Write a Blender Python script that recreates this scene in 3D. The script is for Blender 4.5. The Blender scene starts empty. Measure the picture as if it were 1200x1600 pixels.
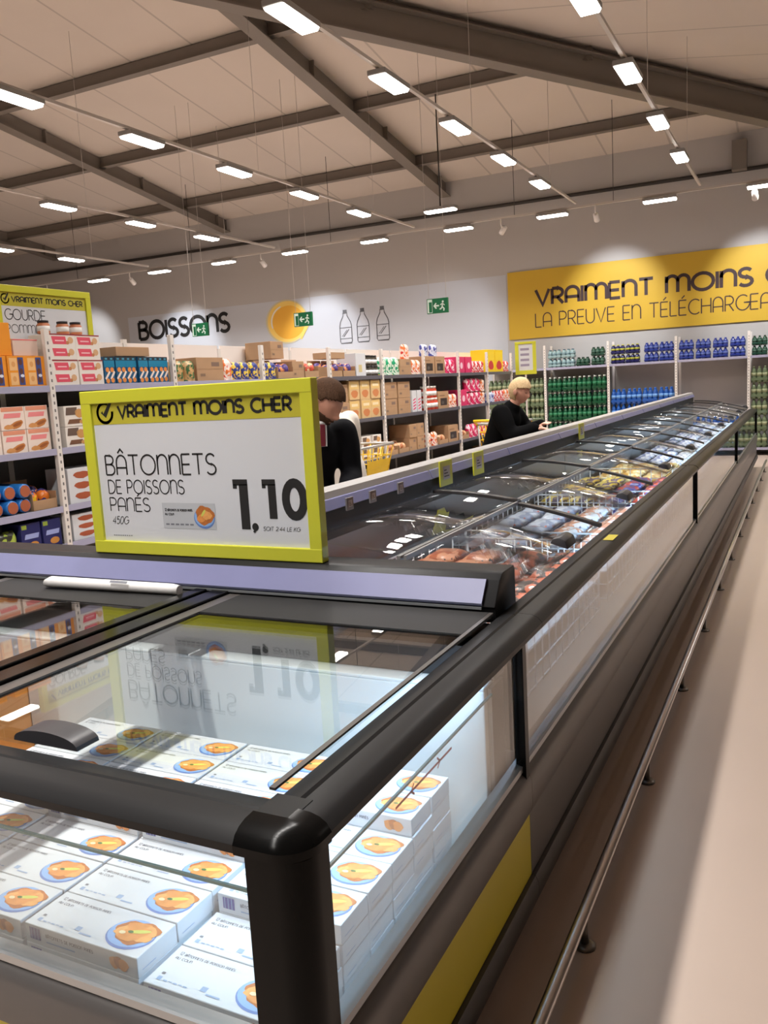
import bpy, bmesh, math, random
from mathutils import Vector, Matrix, Euler
random.seed(7)
PI = math.pi
S = bpy.context.scene
COL = S.collection

# ------------------------------------------------------------------ camera
cam = bpy.data.cameras.new('camera')
cam_ob = bpy.data.objects.new('camera', cam)
COL.objects.link(cam_ob)
S.camera = cam_ob
cam.sensor_fit = 'VERTICAL'
cam.sensor_height = 36.0
cam.sensor_width = 27.0
cam.lens = 1317.69 * 36.0 / 1600.0
cam.clip_start = 0.02
cam.clip_end = 200
RX = Vector((0.895384064181069, 0.44177350562229856, -0.0558887049481064))
UX = Vector((-0.01584142942045791, 0.15703157325216135, 0.9874665230355244))
FX = Vector((-0.4450128388310928, 0.8832764316634607, -0.14760189207241137))
cam_ob.matrix_world = Matrix(((RX.x, UX.x, -FX.x, 0), (RX.y, UX.y, -FX.y, 0), (RX.z, UX.z, -FX.z, 1.6), (0, 0, 0, 1)))

# ------------------------------------------------------------------ world, exposure
S.view_settings.view_transform = 'Standard'
S.view_settings.look = 'None'
S.view_settings.gamma = 1.0
S.view_settings.use_curve_mapping = False
S.view_settings.exposure = 0.0
LAMP_POWER = 14.0      # the diffuser's own glow
LAMP_BEAM = 17.0       # watts thrown down by each lamp
SPOT_POWER = 230.0
LED_POWER = 6.0        # glow of the freezer strips
LED_BEAM = 6.2         # watts per metre of freezer strip
w = bpy.data.worlds.new('world')
S.world = w
w.use_nodes = True
w.node_tree.nodes['Background'].inputs[0].default_value = (0.8, 0.72, 0.66, 1)
w.node_tree.nodes['Background'].inputs[1].default_value = 0.05
S.cycles.max_bounces = 8
S.cycles.transparent_max_bounces = 24
S.cycles.caustics_reflective = False
S.cycles.caustics_refractive = False

# ------------------------------------------------------------------ materials
def srgb(r, g, b):
    f = lambda c: (c / 255 / 12.92) if c / 255 <= 0.04045 else ((c / 255 + 0.055) / 1.055) ** 2.4
    return (f(r), f(g), f(b), 1)
_M = {}
def mat(name, rgb=None, rough=0.5, metal=0.0, spec=0.5, var=0.0, vscale=8.0, bump=0.0, bscale=60.0, coat=0.0):
    if name in _M: return _M[name]
    m = bpy.data.materials.new(name); m.use_nodes = True
    nt = m.node_tree; b = nt.nodes['Principled BSDF']
    c = srgb(*rgb)
    b.inputs['Base Color'].default_value = c
    b.inputs['Roughness'].default_value = rough
    b.inputs['Metallic'].default_value = metal
    b.inputs['Specular IOR Level'].default_value = spec
    b.inputs['Coat Weight'].default_value = coat
    tc = nt.nodes.new('ShaderNodeTexCoord')
    n = nt.nodes.new('ShaderNodeTexNoise'); n.inputs['Scale'].default_value = vscale; n.inputs['Detail'].default_value = 4
    nt.links.new(tc.outputs['Object'], n.inputs['Vector'])
    if var > 0:
        mx = nt.nodes.new('ShaderNodeMix'); mx.data_type = 'RGBA'
        mx.inputs[6].default_value = tuple(x * (1 - var) for x in c[:3]) + (1,)
        mx.inputs[7].default_value = tuple(min(1, x * (1 + var)) for x in c[:3]) + (1,)
        nt.links.new(n.outputs['Fac'], mx.inputs[0]); nt.links.new(mx.outputs[2], b.inputs['Base Color'])
    if bump > 0:
        n2 = nt.nodes.new('ShaderNodeTexNoise'); n2.inputs['Scale'].default_value = bscale
        nt.links.new(tc.outputs['Object'], n2.inputs['Vector'])
        bp = nt.nodes.new('ShaderNodeBump'); bp.inputs['Strength'].default_value = bump; bp.inputs['Distance'].default_value = 0.01
        nt.links.new(n2.outputs['Fac'], bp.inputs['Height']); nt.links.new(bp.outputs['Normal'], b.inputs['Normal'])
    _M[name] = m
    return m
def emit(name, rgb, strength):
    if name in _M: return _M[name]
    m = bpy.data.materials.new(name); m.use_nodes = True
    nt = m.node_tree; nt.nodes.remove(nt.nodes['Principled BSDF'])
    e = nt.nodes.new('ShaderNodeEmission'); e.inputs[0].default_value = srgb(*rgb); e.inputs[1].default_value = strength
    nt.links.new(e.outputs[0], nt.nodes['Material Output'].inputs[0])
    _M[name] = m
    return m
def glass(name, tint=(0.96, 0.985, 0.975), f0=0.04, rough=0.0):
    """clear pane: straight-through transmission with a Fresnel (Schlick) mirror reflection"""
    if name in _M: return _M[name]
    m = bpy.data.materials.new(name); m.use_nodes = True
    nt = m.node_tree; nt.nodes.remove(nt.nodes['Principled BSDF'])
    t = nt.nodes.new('ShaderNodeBsdfTransparent'); t.inputs[0].default_value = tint + (1,)
    g = nt.nodes.new('ShaderNodeBsdfGlossy'); g.inputs['Roughness'].default_value = rough; g.inputs['Color'].default_value = (1, 1, 1, 1)
    lw = nt.nodes.new('ShaderNodeLayerWeight'); lw.inputs['Blend'].default_value = 0.5
    p = nt.nodes.new('ShaderNodeMath'); p.operation = 'POWER'; p.inputs[1].default_value = 5
    a = nt.nodes.new('ShaderNodeMath'); a.operation = 'MULTIPLY_ADD'; a.inputs[1].default_value = 1 - f0; a.inputs[2].default_value = f0
    mx = nt.nodes.new('ShaderNodeMixShader')
    nt.links.new(lw.outputs['Facing'], p.inputs[0]); nt.links.new(p.outputs[0], a.inputs[0]); nt.links.new(a.outputs[0], mx.inputs[0])
    nt.links.new(t.outputs[0], mx.inputs[1]); nt.links.new(g.outputs[0], mx.inputs[2]); nt.links.new(mx.outputs[0], nt.nodes['Material Output'].inputs[0])
    _M[name] = m
    return m
def film(name, cols, scale=9.0, rough=0.3, stretch=(1, 1, 1)):
    """printed plastic packaging: hard-edged patches of several inks"""
    if name in _M: return _M[name]
    m = bpy.data.materials.new(name); m.use_nodes = True
    nt = m.node_tree; b = nt.nodes['Principled BSDF']; b.inputs['Roughness'].default_value = rough
    tc = nt.nodes.new('ShaderNodeTexCoord'); mp = nt.nodes.new('ShaderNodeMapping'); mp.inputs['Scale'].default_value = stretch
    n = nt.nodes.new('ShaderNodeTexNoise'); n.inputs['Scale'].default_value = scale; n.inputs['Detail'].default_value = 3
    r = nt.nodes.new('ShaderNodeValToRGB'); r.color_ramp.interpolation = 'CONSTANT'
    k = len(cols)
    for i, c in enumerate(cols):
        pos = 0.0 if i == 0 else 0.36 + 0.28 * (i - 1) / max(1, k - 2) if k > 2 else 0.5
        e = r.color_ramp.elements[i] if i < 2 else r.color_ramp.elements.new(pos)
        e.position = pos; e.color = srgb(*c)
    nt.links.new(tc.outputs['Object'], mp.inputs[0]); nt.links.new(mp.outputs[0], n.inputs['Vector'])
    nt.links.new(n.outputs['Fac'], r.inputs[0]); nt.links.new(r.outputs[0], b.inputs['Base Color'])
    n2 = nt.nodes.new('ShaderNodeTexNoise'); n2.inputs['Scale'].default_value = 25
    bp = nt.nodes.new('ShaderNodeBump'); bp.inputs['Strength'].default_value = 0.5; bp.inputs['Distance'].default_value = 0.01
    nt.links.new(tc.outputs['Object'], n2.inputs['Vector']); nt.links.new(n2.outputs['Fac'], bp.inputs['Height']); nt.links.new(bp.outputs['Normal'], b.inputs['Normal'])
    _M[name] = m
    return m

BLACK = mat('black_gloss', (12, 12, 12), 0.18, spec=0.12)
RAIL = mat('anthracite_rail', (36, 36, 37), 0.36, spec=0.14, var=0.06)
DARK = mat('dark_plastic', (40, 40, 42), 0.4)
INK = mat('print_black', (28, 26, 26), 0.6)
GREYINK = mat('print_grey', (120, 122, 130), 0.7)
WHITE = mat('print_white', (232, 230, 228), 0.55)
CARD = mat('white_card', (212, 213, 217), 0.5)
YEL = mat('yellow_frame', (204, 203, 56), 0.4)
HEAD = mat('yellow_header', (190, 180, 54), 0.5)
LILAC = mat('ticket_strip', (116, 118, 156), 0.4, var=0.06)
STEEL = mat('brushed_steel', (228, 224, 220), 0.3, metal=1.0)
GLASS = glass('clear_glass')
GLASSV = glass('side_glass', (0.975, 0.988, 0.985))
EDGE = mat('glass_edge', (96, 140, 140), 0.2)
ALU = mat('aluminium', (176, 180, 184), 0.3, metal=0.7)
LINER = mat('white_liner', (222, 228, 230), 0.45)
KRAFT = mat('kraft_card', (176, 140, 106), 0.7, var=0.1)
POSTW = mat('white_post', (225, 218, 212), 0.45)
SHELFG = mat('shelf_grey', (120, 118, 120), 0.45)
SKIN = mat('skin', (205, 150, 128), 0.5, var=0.05)

# ------------------------------------------------------------------ mesh helper
class B:
    def __init__(s):
        s.bm = bmesh.new(); s.mats = []
    def mi(s, m):
        if m not in s.mats: s.mats.append(m)
        return s.mats.index(m)
    def face(s, pts, m):
        vs = [s.bm.verts.new(p) for p in pts]
        try:
            f = s.bm.faces.new(vs)
        except ValueError:
            return None
        f.material_index = s.mi(m)
        return f
    def box(s, x0, x1, y0, y1, z0, z1, m, bevel=0.0, M=None, seg=2):
        tb = bmesh.new()
        v = [tb.verts.new((x, y, z)) for x in (x0, x1) for y in (y0, y1) for z in (z0, z1)]
        for q in ((0, 1, 3, 2), (4, 6, 7, 5), (0, 4, 5, 1), (2, 3, 7, 6), (0, 2, 6, 4), (1, 5, 7, 3)):
            tb.faces.new([v[i] for i in q])
        if bevel > 0:
            bmesh.ops.bevel(tb, geom=tb.edges[:], offset=bevel, segments=seg, affect='EDGES', profile=0.5)
        s.merge(tb, m, M)
    def merge(s, tb, m, M=None):
        k = s.mi(m); mp = {}
        for v in tb.verts: mp[v] = s.bm.verts.new(M @ v.co if M else v.co)
        for f in tb.faces:
            try:
                nf = s.bm.faces.new([mp[v] for v in f.verts])
            except ValueError:
                continue
            nf.material_index = k; nf.smooth = f.smooth
        tb.free()
    def prism(s, poly, axis, t0, t1, m, bevel=0.0):
        tb = bmesh.new()
        def P(a, b, t):
            return {'x': (t, a, b), 'y': (a, t, b), 'z': (a, b, t)}[axis]
        A = [tb.verts.new(P(a, b, t0)) for a, b in poly]
        C = [tb.verts.new(P(a, b, t1)) for a, b in poly]
        n = len(poly)
        tb.faces.new(A); tb.faces.new(C[::-1])
        for i in range(n): tb.faces.new((A[i], C[i], C[(i + 1) % n], A[(i + 1) % n]))
        bmesh.ops.recalc_face_normals(tb, faces=tb.faces[:])
        if bevel > 0:
            bmesh.ops.bevel(tb, geom=tb.edges[:], offset=bevel, segments=2, affect='EDGES', profile=0.5)
        s.merge(tb, m)
    def tube(s, pts, r, m, n=10, closed=False):
        pts = [Vector(p) for p in pts]
        tb = bmesh.new(); rings = []
        N = len(pts)
        up = None
        for i, p in enumerate(pts):
            d = ((pts[(i + 1) % N] if (closed or i < N - 1) else p) - (pts[i - 1] if (closed or i > 0) else p)).normalized()
            if up is None:
                up = Vector((0, 0, 1)) if abs(d.z) < 0.9 else Vector((1, 0, 0))
            a = d.cross(up)
            if a.length < 1e-5: a = d.cross(Vector((0, 1, 0.3)))
            a.normalize(); b = a.cross(d); up = b
            rr = r[i] if isinstance(r, (list, tuple)) else r
            rings.append([tb.verts.new(p + rr * (math.cos(2 * PI * k / n) * a + math.sin(2 * PI * k / n) * b)) for k in range(n)])
        for i in range(N if closed else N - 1):
            R0, R1 = rings[i], rings[(i + 1) % N]
            for k in range(n):
                f = tb.faces.new((R0[k], R0[(k + 1) % n], R1[(k + 1) % n], R1[k])); f.smooth = True
        if not closed:
            tb.faces.new(rings[0][::-1]); tb.faces.new(rings[-1])
        bmesh.ops.recalc_face_normals(tb, faces=tb.faces[:])
        s.merge(tb, m)
    def lathe(s, prof, m, n=16, c=(0, 0, 0), M=None):
        tb = bmesh.new(); rings = []
        for r, z in prof:
            rings.append([tb.verts.new((c[0] + r * math.cos(2 * PI * k / n), c[1] + r * math.sin(2 * PI * k / n), c[2] + z)) for k in range(n)])
        for R0, R1 in zip(rings, rings[1:]):
            for k in range(n):
                f = tb.faces.new((R0[k], R0[(k + 1) % n], R1[(k + 1) % n], R1[k])); f.smooth = True
        tb.faces.new(rings[0][::-1]); tb.faces.new(rings[-1])
        s.merge(tb, m, M)
    def ball(s, c, r, m, M=None, seg=12):
        tb = bmesh.new(); bmesh.ops.create_uvsphere(tb, u_segments=seg, v_segments=max(6, seg // 2 + 2), radius=1)
        for v in tb.verts: v.co = Vector((c[0] + v.co.x * r[0], c[1] + v.co.y * r[1], c[2] + v.co.z * r[2]))
        for f in tb.faces: f.smooth = True
        s.merge(tb, m, M)
    # flat print: frame = (origin, u, v, n); coordinates in metres along u and v
    def rect(s, fr, a0, b0, a1, b1, m, e=0.0008, skew=0.0):
        o, u, v, n = fr
        s.face([o + u * a + v * b + n * e for a, b in ((a0, b0), (a1, b0), (a1 + skew, b1), (a0 + skew, b1))], m)
    def disc(s, fr, a, b, ra, rb, m, e=0.0008, n=18, wob=0.0, rot=0.0):
        o, u, v, nn = fr; pts = []
        for k in range(n):
            t = 2 * PI * k / n; r = 1 + wob * math.sin(3 * t + a * 50) + wob * 0.7 * math.sin(7 * t + b * 90)
            x, y = ra * r * math.cos(t), rb * r * math.sin(t)
            pts.append(o + u * (a + x * math.cos(rot) - y * math.sin(rot)) + v * (b + x * math.sin(rot) + y * math.cos(rot)) + nn * e)
        s.face(pts, m)
    def stroke(s, fr, pts, wd, m, e=0.0008, closed=False):
        o, u, v, nn = fr
        N = len(pts); L = []; R = []
        for i in range(N):
            if closed: p0, p1 = pts[i - 1], pts[(i + 1) % N]
            else: p0, p1 = pts[max(i - 1, 0)], pts[min(i + 1, N - 1)]
            dx, dy = p1[0] - p0[0], p1[1] - p0[1]; l = math.hypot(dx, dy) or 1
            nx, ny = -dy / l * wd / 2, dx / l * wd / 2
            k = 1.0
            if 0 < i < N - 1 or closed:
                a = (pts[i][0] - pts[i - 1][0], pts[i][1] - pts[i - 1][1]); la = math.hypot(*a) or 1
                cs = abs((a[0] * dx + a[1] * dy) / la / l); k = 1 / max(cs, 0.6)
            L.append((pts[i][0] + nx * k, pts[i][1] + ny * k)); R.append((pts[i][0] - nx * k, pts[i][1] - ny * k))
        W = lambda p: o + u * p[0] + v * p[1] + nn * e
        for i in range(N if closed else N - 1):
            j = (i + 1) % N
            s.face([W(L[i]), W(R[i]), W(R[j]), W(L[j])], m)
    def text(s, fr, txt, a, b, h, wd, m, width=None, e=0.0008, slant=0.0, track=0.16):
        adv = []
        x = 0
        for ch in txt:
            g = GL.get(ch, GL[' ']); adv.append(x); x += g[0] + track
        tot = max(x - track, 0.01); sx = h if width is None else width / tot
        for ch, x0 in zip(txt, adv):
            for st in GL.get(ch, GL[' '])[1]:
                cl = st[0] == st[-1] and len(st) > 3
                pts = [(a + (x0 + px) * sx + slant * py * h, b + py * h) for px, py in (st[:-1] if cl else st)]
                s.stroke(fr, pts, wd, m, e, closed=cl)
    def obj(s, name, parent=None, smooth_angle=None):
        if smooth_angle:
            for f in s.bm.faces: f.smooth = True
        me = bpy.data.meshes.new(name); s.bm.to_mesh(me); s.bm.free()
        if smooth_angle: me.set_sharp_from_angle(angle=math.radians(smooth_angle))
        for m in s.mats: me.materials.append(m)
        o = bpy.data.objects.new(name, me); COL.objects.link(o)
        if parent is not None: o.parent = parent
        return o

def arc(cx, cy, rx, ry, a0, a1, n=10):
    return [(cx + rx * math.cos(math.radians(a0 + (a1 - a0) * i / n)), cy + ry * math.sin(math.radians(a0 + (a1 - a0) * i / n))) for i in range(n + 1)]
ell = lambda cx, cy, rx, ry: (lambda p: p[:-1] + [p[0]])(arc(cx, cy, rx, ry, 0, 360, 20))
GL = {' ': (0.35, [])}
GL['A'] = (0.7, [[(0, 0), (0, 0.6)] + arc(0.35, 0.62, 0.35, 0.38, 180, 0) + [(0.7, 0)], [(0, 0.36), (0.7, 0.36)]])
GL['B'] = (0.62, [[(0, 0), (0, 1)], [(0, 1), (0.3, 1)] + arc(0.3, 0.77, 0.26, 0.23, 90, -90) + [(0, 0.54)], [(0.3, 0.54)] + arc(0.32, 0.27, 0.3, 0.27, 90, -90) + [(0, 0)]])
GL['C'] = (0.78, [arc(0.48, 0.5, 0.48, 0.5, 50, 310, 14)])
GL['D'] = (0.75, [[(0, 0), (0, 1)], [(0, 1), (0.25, 1)] + arc(0.25, 0.5, 0.5, 0.5, 90, -90, 14) + [(0, 0)]])
GL['E'] = (0.55, [[(0, 0), (0, 1)], [(0, 1), (0.55, 1)], [(0, 0.5), (0.5, 0.5)], [(0, 0), (0.55, 0)]])
GL['G'] = (0.85, [arc(0.48, 0.5, 0.48, 0.5, 50, 360, 16) + [(0.55, 0.5)]])
GL['H'] = (0.68, [[(0, 0), (0, 1)], [(0.68, 0), (0.68, 1)], [(0, 0.5), (0.68, 0.5)]])
GL['I'] = (0.05, [[(0.02, 0), (0.02, 1)]])
GL['K'] = (0.6, [[(0, 0), (0, 1)], [(0.58, 1), (0.02, 0.45)], [(0.2, 0.6), (0.6, 0)]])
GL['L'] = (0.5, [[(0, 1), (0, 0)], [(0, 0), (0.5, 0)]])
GL['M'] = (1.1, [[(0, 0), (0, 1)], [(0, 0.62)] + arc(0.275, 0.68, 0.275, 0.32, 180, 0) + [(0.55, 0)], [(0.55, 0.62)] + arc(0.825, 0.68, 0.275, 0.32, 180, 0) + [(1.1, 0)]])
GL['N'] = (0.66, [[(0, 0), (0, 1)], [(0, 0.6)] + arc(0.33, 0.65, 0.33, 0.35, 180, 0) + [(0.66, 0)]])
GL['O'] = (1.0, [ell(0.5, 0.5, 0.5, 0.5)])
GL['P'] = (0.58, [[(0, 0), (0, 1)], [(0, 1), (0.28, 1)] + arc(0.28, 0.72, 0.3, 0.28, 90, -90) + [(0, 0.44)]])
GL['R'] = (0.6, [[(0, 0), (0, 1)], [(0, 1), (0.28, 1)] + arc(0.28, 0.72, 0.3, 0.28, 90, -90) + [(0, 0.44)], [(0.28, 0.44), (0.6, 0)]])
GL['S'] = (0.6, [arc(0.3, 0.75, 0.28, 0.25, 30, 270, 10) + arc(0.3, 0.25, 0.3, 0.25, 90, -150, 10)])
GL['T'] = (0.7, [[(0, 1), (0.7, 1)], [(0.35, 1), (0.35, 0)]])
GL['U'] = (0.66, [[(0, 1), (0, 0.35)] + arc(0.33, 0.33, 0.33, 0.33, 180, 360) + [(0.66, 1)]])
GL['V'] = (0.75, [[(0, 1), (0.375, 0), (0.75, 1)]])
GL['É'] = (0.55, GL['E'][1] + [[(0.2, 1.12), (0.42, 1.32)]])
GL['Â'] = (0.7, GL['A'][1] + [[(0.15, 1.12), (0.35, 1.32), (0.55, 1.12)]])
GL['1'] = (0.3, [[(0, 0.94), (0.3, 0.94)], [(0.24, 1.0), (0.24, 0)]])
GL['0'] = (0.62, [ell(0.31, 0.5, 0.31, 0.5)])
GL['2'] = (0.6, [arc(0.3, 0.7, 0.3, 0.3, 160, -20, 10) + [(0, 0)], [(0, 0), (0.6, 0)]])
GL['4'] = (0.62, [[(0.48, 0), (0.48, 1), (0, 0.3)], [(0, 0.3), (0.62, 0.3)]])
GL['5'] = (0.6, [[(0.55, 1), (0.1, 1), (0.06, 0.56)] + arc(0.3, 0.33, 0.3, 0.33, 130, -150, 10)])
GL['.'] = (0.12, [[(0.03, 0), (0.09, 0.1)]])
for ch, (wd_, st_) in {k: v for k, v in GL.items()}.items():
    lo = ch.lower()
    if lo != ch: GL[lo] = (wd_ * 0.72, [[(x * 0.72, y * 0.72) for x, y in p] for p in st_])

def V(*a): return Vector(a)
def frame(o, u, v):
    u = Vector(u).normalized(); v = Vector(v).normalized()
    return (Vector(o), u, v, u.cross(v))

# ------------------------------------------------------------------ scene bookkeeping
def tag(o, label=None, cat=None, group=None, kind=None):
    if label: o['label'] = label
    if cat: o['category'] = cat
    if group: o['group'] = group
    if kind: o['kind'] = kind
    return o
def thing(name, label, cat, loc=(0, 0, 0), rz=0.0, group=None):
    o = bpy.data.objects.new(name, None); COL.objects.link(o)
    o.location = loc; o.rotation_euler = (0, 0, rz); o.empty_display_size = 0.05
    return tag(o, label, cat, group)
def copy_tree(o, parent=None):
    c = o.copy(); COL.objects.link(c)
    if parent is not None: c.parent = parent
    for ch in list(o.children): copy_tree(ch, c)
    return c
ORD = ['first', 'second', 'third', 'fourth', 'fifth', 'sixth', 'seventh', 'eighth', 'ninth', 'tenth', 'eleventh', 'twelfth', 'thirteenth', 'fourteenth', 'fifteenth', 'sixteenth']
class Kit:
    """a product built once; place() moves the first one and copies it afterwards"""
    def __init__(s, proto): s.p = proto; s.used = False; s.name = proto.name
    def place(s, loc, rot, label, cat, group):
        if not s.used: o = s.p; s.used = True
        else: o = copy_tree(s.p)
        o.location = loc; o.rotation_euler = rot if isinstance(rot, tuple) else (0, 0, rot)
        return tag(o, label, cat, group)
# ================================================================== THE SETTING
W = 17.0
def joint_mat(name, rgb, axis, period):
    m = mat(name, rgb, 0.7, var=0.08, vscale=0.6)
    nt = m.node_tree; b = nt.nodes['Principled BSDF']
    tc = nt.nodes['Texture Coordinate']; sp = nt.nodes.new('ShaderNodeSeparateXYZ')
    nt.links.new(tc.outputs['Object'], sp.inputs[0])
    d = nt.nodes.new('ShaderNodeMath'); d.operation = 'DIVIDE'; d.inputs[1].default_value = period
    f = nt.nodes.new('ShaderNodeMath'); f.operation = 'FRACT'
    l = nt.nodes.new('ShaderNodeMath'); l.operation = 'LESS_THAN'; l.inputs[1].default_value = 0.03
    nt.links.new(sp.outputs[axis], d.inputs[0]); nt.links.new(d.outputs[0], f.inputs[0]); nt.links.new(f.outputs[0], l.inputs[0])
    mx = nt.nodes.new('ShaderNodeMix'); mx.data_type = 'RGBA'
    src = b.inputs['Base Color'].links[0].from_socket
    nt.links.new(l.outputs[0], mx.inputs[0]); nt.links.new(src, mx.inputs[6])
    mx.inputs[7].default_value = tuple(x * 0.72 for x in srgb(*rgb)[:3]) + (1,)
    nt.links.new(mx.outputs[2], b.inputs['Base Color'])
    return m
FLOOR = mat('floor_vinyl', (194, 175, 162), 0.32, spec=0.4, var=0.05, vscale=1.5)
WALLM = mat('wall_paint', (184, 181, 179), 0.7, var=0.03, vscale=0.5)
WALLD = mat('wall_paint_dimmed', (128, 122, 116), 0.7)  # unseen walls, colour toned down so they reflect less in the trim
WALLP = mat('wall_pale_panel', (194, 198, 206), 0.65)
ROOFA = joint_mat('roof_sheet_rear', (206, 196, 186), 'X', 1.15)
ROOFB = joint_mat('roof_sheet_side', (206, 196, 186), 'Y', 1.15)
BEAMM = mat('beam_paint', (122, 114, 106), 0.55, var=0.05, vscale=2)
DUCT = mat('dark_duct_and_gap', (52, 48, 44), 0.6)
XMIN, XMAX, YMIN = -22.0, 6.0, -6.0
hipx = lambda y: -5.04 + 0.936 * (y - 10.79)
hipy = lambda x: 10.79 + (x + 5.04) / 0.936
zA = lambda y: 5.68 + 0.15 * (W - y)
zB = lambda x: 5.68 + 0.15 * (W - hipy(x))
def struct(b, name): return tag(b.obj(name), kind='structure')
b = B(); b.face([(XMIN, YMIN, 0), (XMAX, YMIN, 0), (XMAX, W, 0), (XMIN, W, 0)], FLOOR); struct(b, 'floor')
b = B(); b.box(XMIN, XMAX, W, W + 0.15, 0, 5.72, WALLM); b.box(-15.6, -5.49, W - 0.004, W, 0.0, 3.69, WALLP); struct(b, 'wall_back')
b = B(); b.box(XMIN - 0.15, XMIN, YMIN, W, 0, 9.2, WALLM); struct(b, 'wall_left')
b = B(); b.box(XMAX, XMAX + 0.15, YMIN, W, 0, 9.2, WALLD); struct(b, 'wall_right')
b = B(); b.box(XMIN, XMAX, YMIN - 0.15, YMIN, 0, 9.2, WALLD); struct(b, 'wall_front')
b = B(); b.face([(XMIN, W, zA(W)), (XMIN, YMIN, zA(YMIN)), (hipx(YMIN), YMIN, zA(YMIN)), (hipx(W), W, zA(W))], ROOFA); struct(b, 'ceiling_rear')
b = B(); b.face([(hipx(W), W, zB(hipx(W))), (hipx(YMIN), YMIN, zB(hipx(YMIN))), (XMAX, YMIN, zB(XMAX)), (XMAX, W, zB(XMAX))], ROOFB); struct(b, 'ceiling_side')
for y in (15.55, 13.1, 10.65, 8.2, 5.75):
    z = 5.5 + 0.15 * (W - y)
    b = B(); b.box(XMIN, hipx(y) + 0.05, y - 0.05, y + 0.05, z, z + 0.17, BEAMM)
    b.box(XMIN, hipx(y), y - 0.09, y + 0.05, z - 0.012, z, BEAMM); struct(b, 'trim_purlin')
for x in (-6.815, -12.39, -17.97):
    y1 = max(hipy(x), YMIN)
    sl = lambda y: 0.15 * (W - y)
    b = B()
    b.prism([(W, 5.40), (W, 5.67), (y1, 5.67 + sl(y1)), (y1, 5.40 + sl(y1))], 'x', x + 0.08, x + 0.10, BEAMM)
    b.prism([(W, 5.38), (W, 5.40), (y1, 5.40 + sl(y1)), (y1, 5.38 + sl(y1))], 'x', x - 0.02, x + 0.20, BEAMM)
    for k in range(3):
        yy = W - 0.4 - k * 2.45
        b.prism([(yy, 5.40 + sl(yy)), (yy, 5.66 + sl(yy)), (yy - 0.02, 5.66 + sl(yy)), (yy - 0.02, 5.40 + sl(yy))], 'x', x, x + 0.18, BEAMM)
    struct(b, 'beam_rafter')
def hipbar(b, off, z0, z1, wd, m, ya=8.75, yb=16.9):
    u = Vector((0.936, 1, 0)).normalized(); n = Vector((u.y, -u.x, 0)) * 1.0
    P = []
    for y in (ya, yb):
        c = Vector((hipx(y), y, 0.15 * (W - y)))
        P.append([c + n * (off - wd / 2) + Vector((0, 0, z0)), c + n * (off + wd / 2) + Vector((0, 0, z0)), c + n * (off + wd / 2) + Vector((0, 0, z1)), c + n * (off - wd / 2) + Vector((0, 0, z1))])
    A, C = P
    for i in range(4): b.face([A[i], C[i], C[(i + 1) % 4], A[(i + 1) % 4]], m)
    b.face(A, m); b.face(C, m)
b = B(); hipbar(b, 0, 5.17, 5.66, 0.02, BEAMM); hipbar(b, 0, 5.15, 5.17, 0.24, BEAMM); hipbar(b, 0, 5.55, 5.57, 0.24, BEAMM)
struct(b, 'beam_hip')
b = B(); hipbar(b, -0.10, 5.50, 5.66, 0.16, DUCT)  # dark bar stands in for the dark gap between beam and roof
struct(b, 'trim_dark_gap')
b = B(); b.box(-1.22, -0.98, 16.72, 17, 5.0, 5.5, BEAMM); struct(b, 'column_stub')
b = B(); b.tube([(XMIN, 16.94, 5.1), (XMAX, 16.94, 5.0)], 0.035, DUCT, 8); struct(b, 'trim_conduit')

# ------------------------------------------------------------------ lamps
HOUS = mat('lamp_housing', (150, 148, 146), 0.4)
TRUNK = mat('lamp_trunking', (196, 190, 184), 0.45)
LAMPE = emit('lamp_glow', (255, 246, 236), LAMP_POWER)
def make_lamp():
    t = thing('ceiling_lamp', '', 'lamp')
    b = B(); b.box(-0.09, 0.09, -0.27, 0.27, 0.012, 0.06, HOUS, 0.008); b.box(-0.02, 0.02, -0.2, 0.2, 0.06, 0.075, HOUS); b.obj('housing', t)
    b = B(); b.prism([(-0.085, 0.012), (0.085, 0.012), (0.07, -0.012), (-0.07, -0.012)], 'y', -0.25, 0.25, LAMPE); b.obj('diffuser', t)
    return t
class LampKit(Kit):
    def place(s, loc, rot, label, cat, group):
        o = Kit.place(s, loc, rot, label, cat, group)
        if s.ld is None:
            L = bpy.data.lights.new('lamp_beam', 'AREA'); L.shape = 'RECTANGLE'; L.size = 0.15; L.size_y = 0.48
            L.energy = LAMP_BEAM; L.color = (1.0, 0.972, 0.938); L.spread = math.radians(130); s.ld = L
        if loc[1] < 4 and s.ln is None:
            s.ln = s.ld.copy(); s.ln.energy = LAMP_BEAM * 0.33; s.ln.size = 0.12
        lo = bpy.data.objects.new('lamp_beam', s.ln if loc[1] < 4 else s.ld); COL.objects.link(lo); lo.parent = o; lo.location = (0, 0, -0.016)
        return o
LampKit.ld = None; LampKit.ln = None
LAMP = LampKit(make_lamp())
ROWS = [(-1.51, 'row over the freezers', 12.10, 1.80, 4), (-3.44, 'row behind the sign', 12.36, 1.645, 5), (-6.37, 'row over the shelving', 12.36, 1.645, 9), (-9.38, 'row beyond the shelving', 12.36, 1.645, 9), (-12.6, 'farthest row', 12.36, 1.645, 8),
        (-2.12, 'added unseen row above the camera', 3.7, 0.72, 9), (4.2, 'added unseen row right of the aisle', 12.36, 1.645, 4)]  # two unseen rows added: one shapes the floor shadow, one fills it
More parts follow.
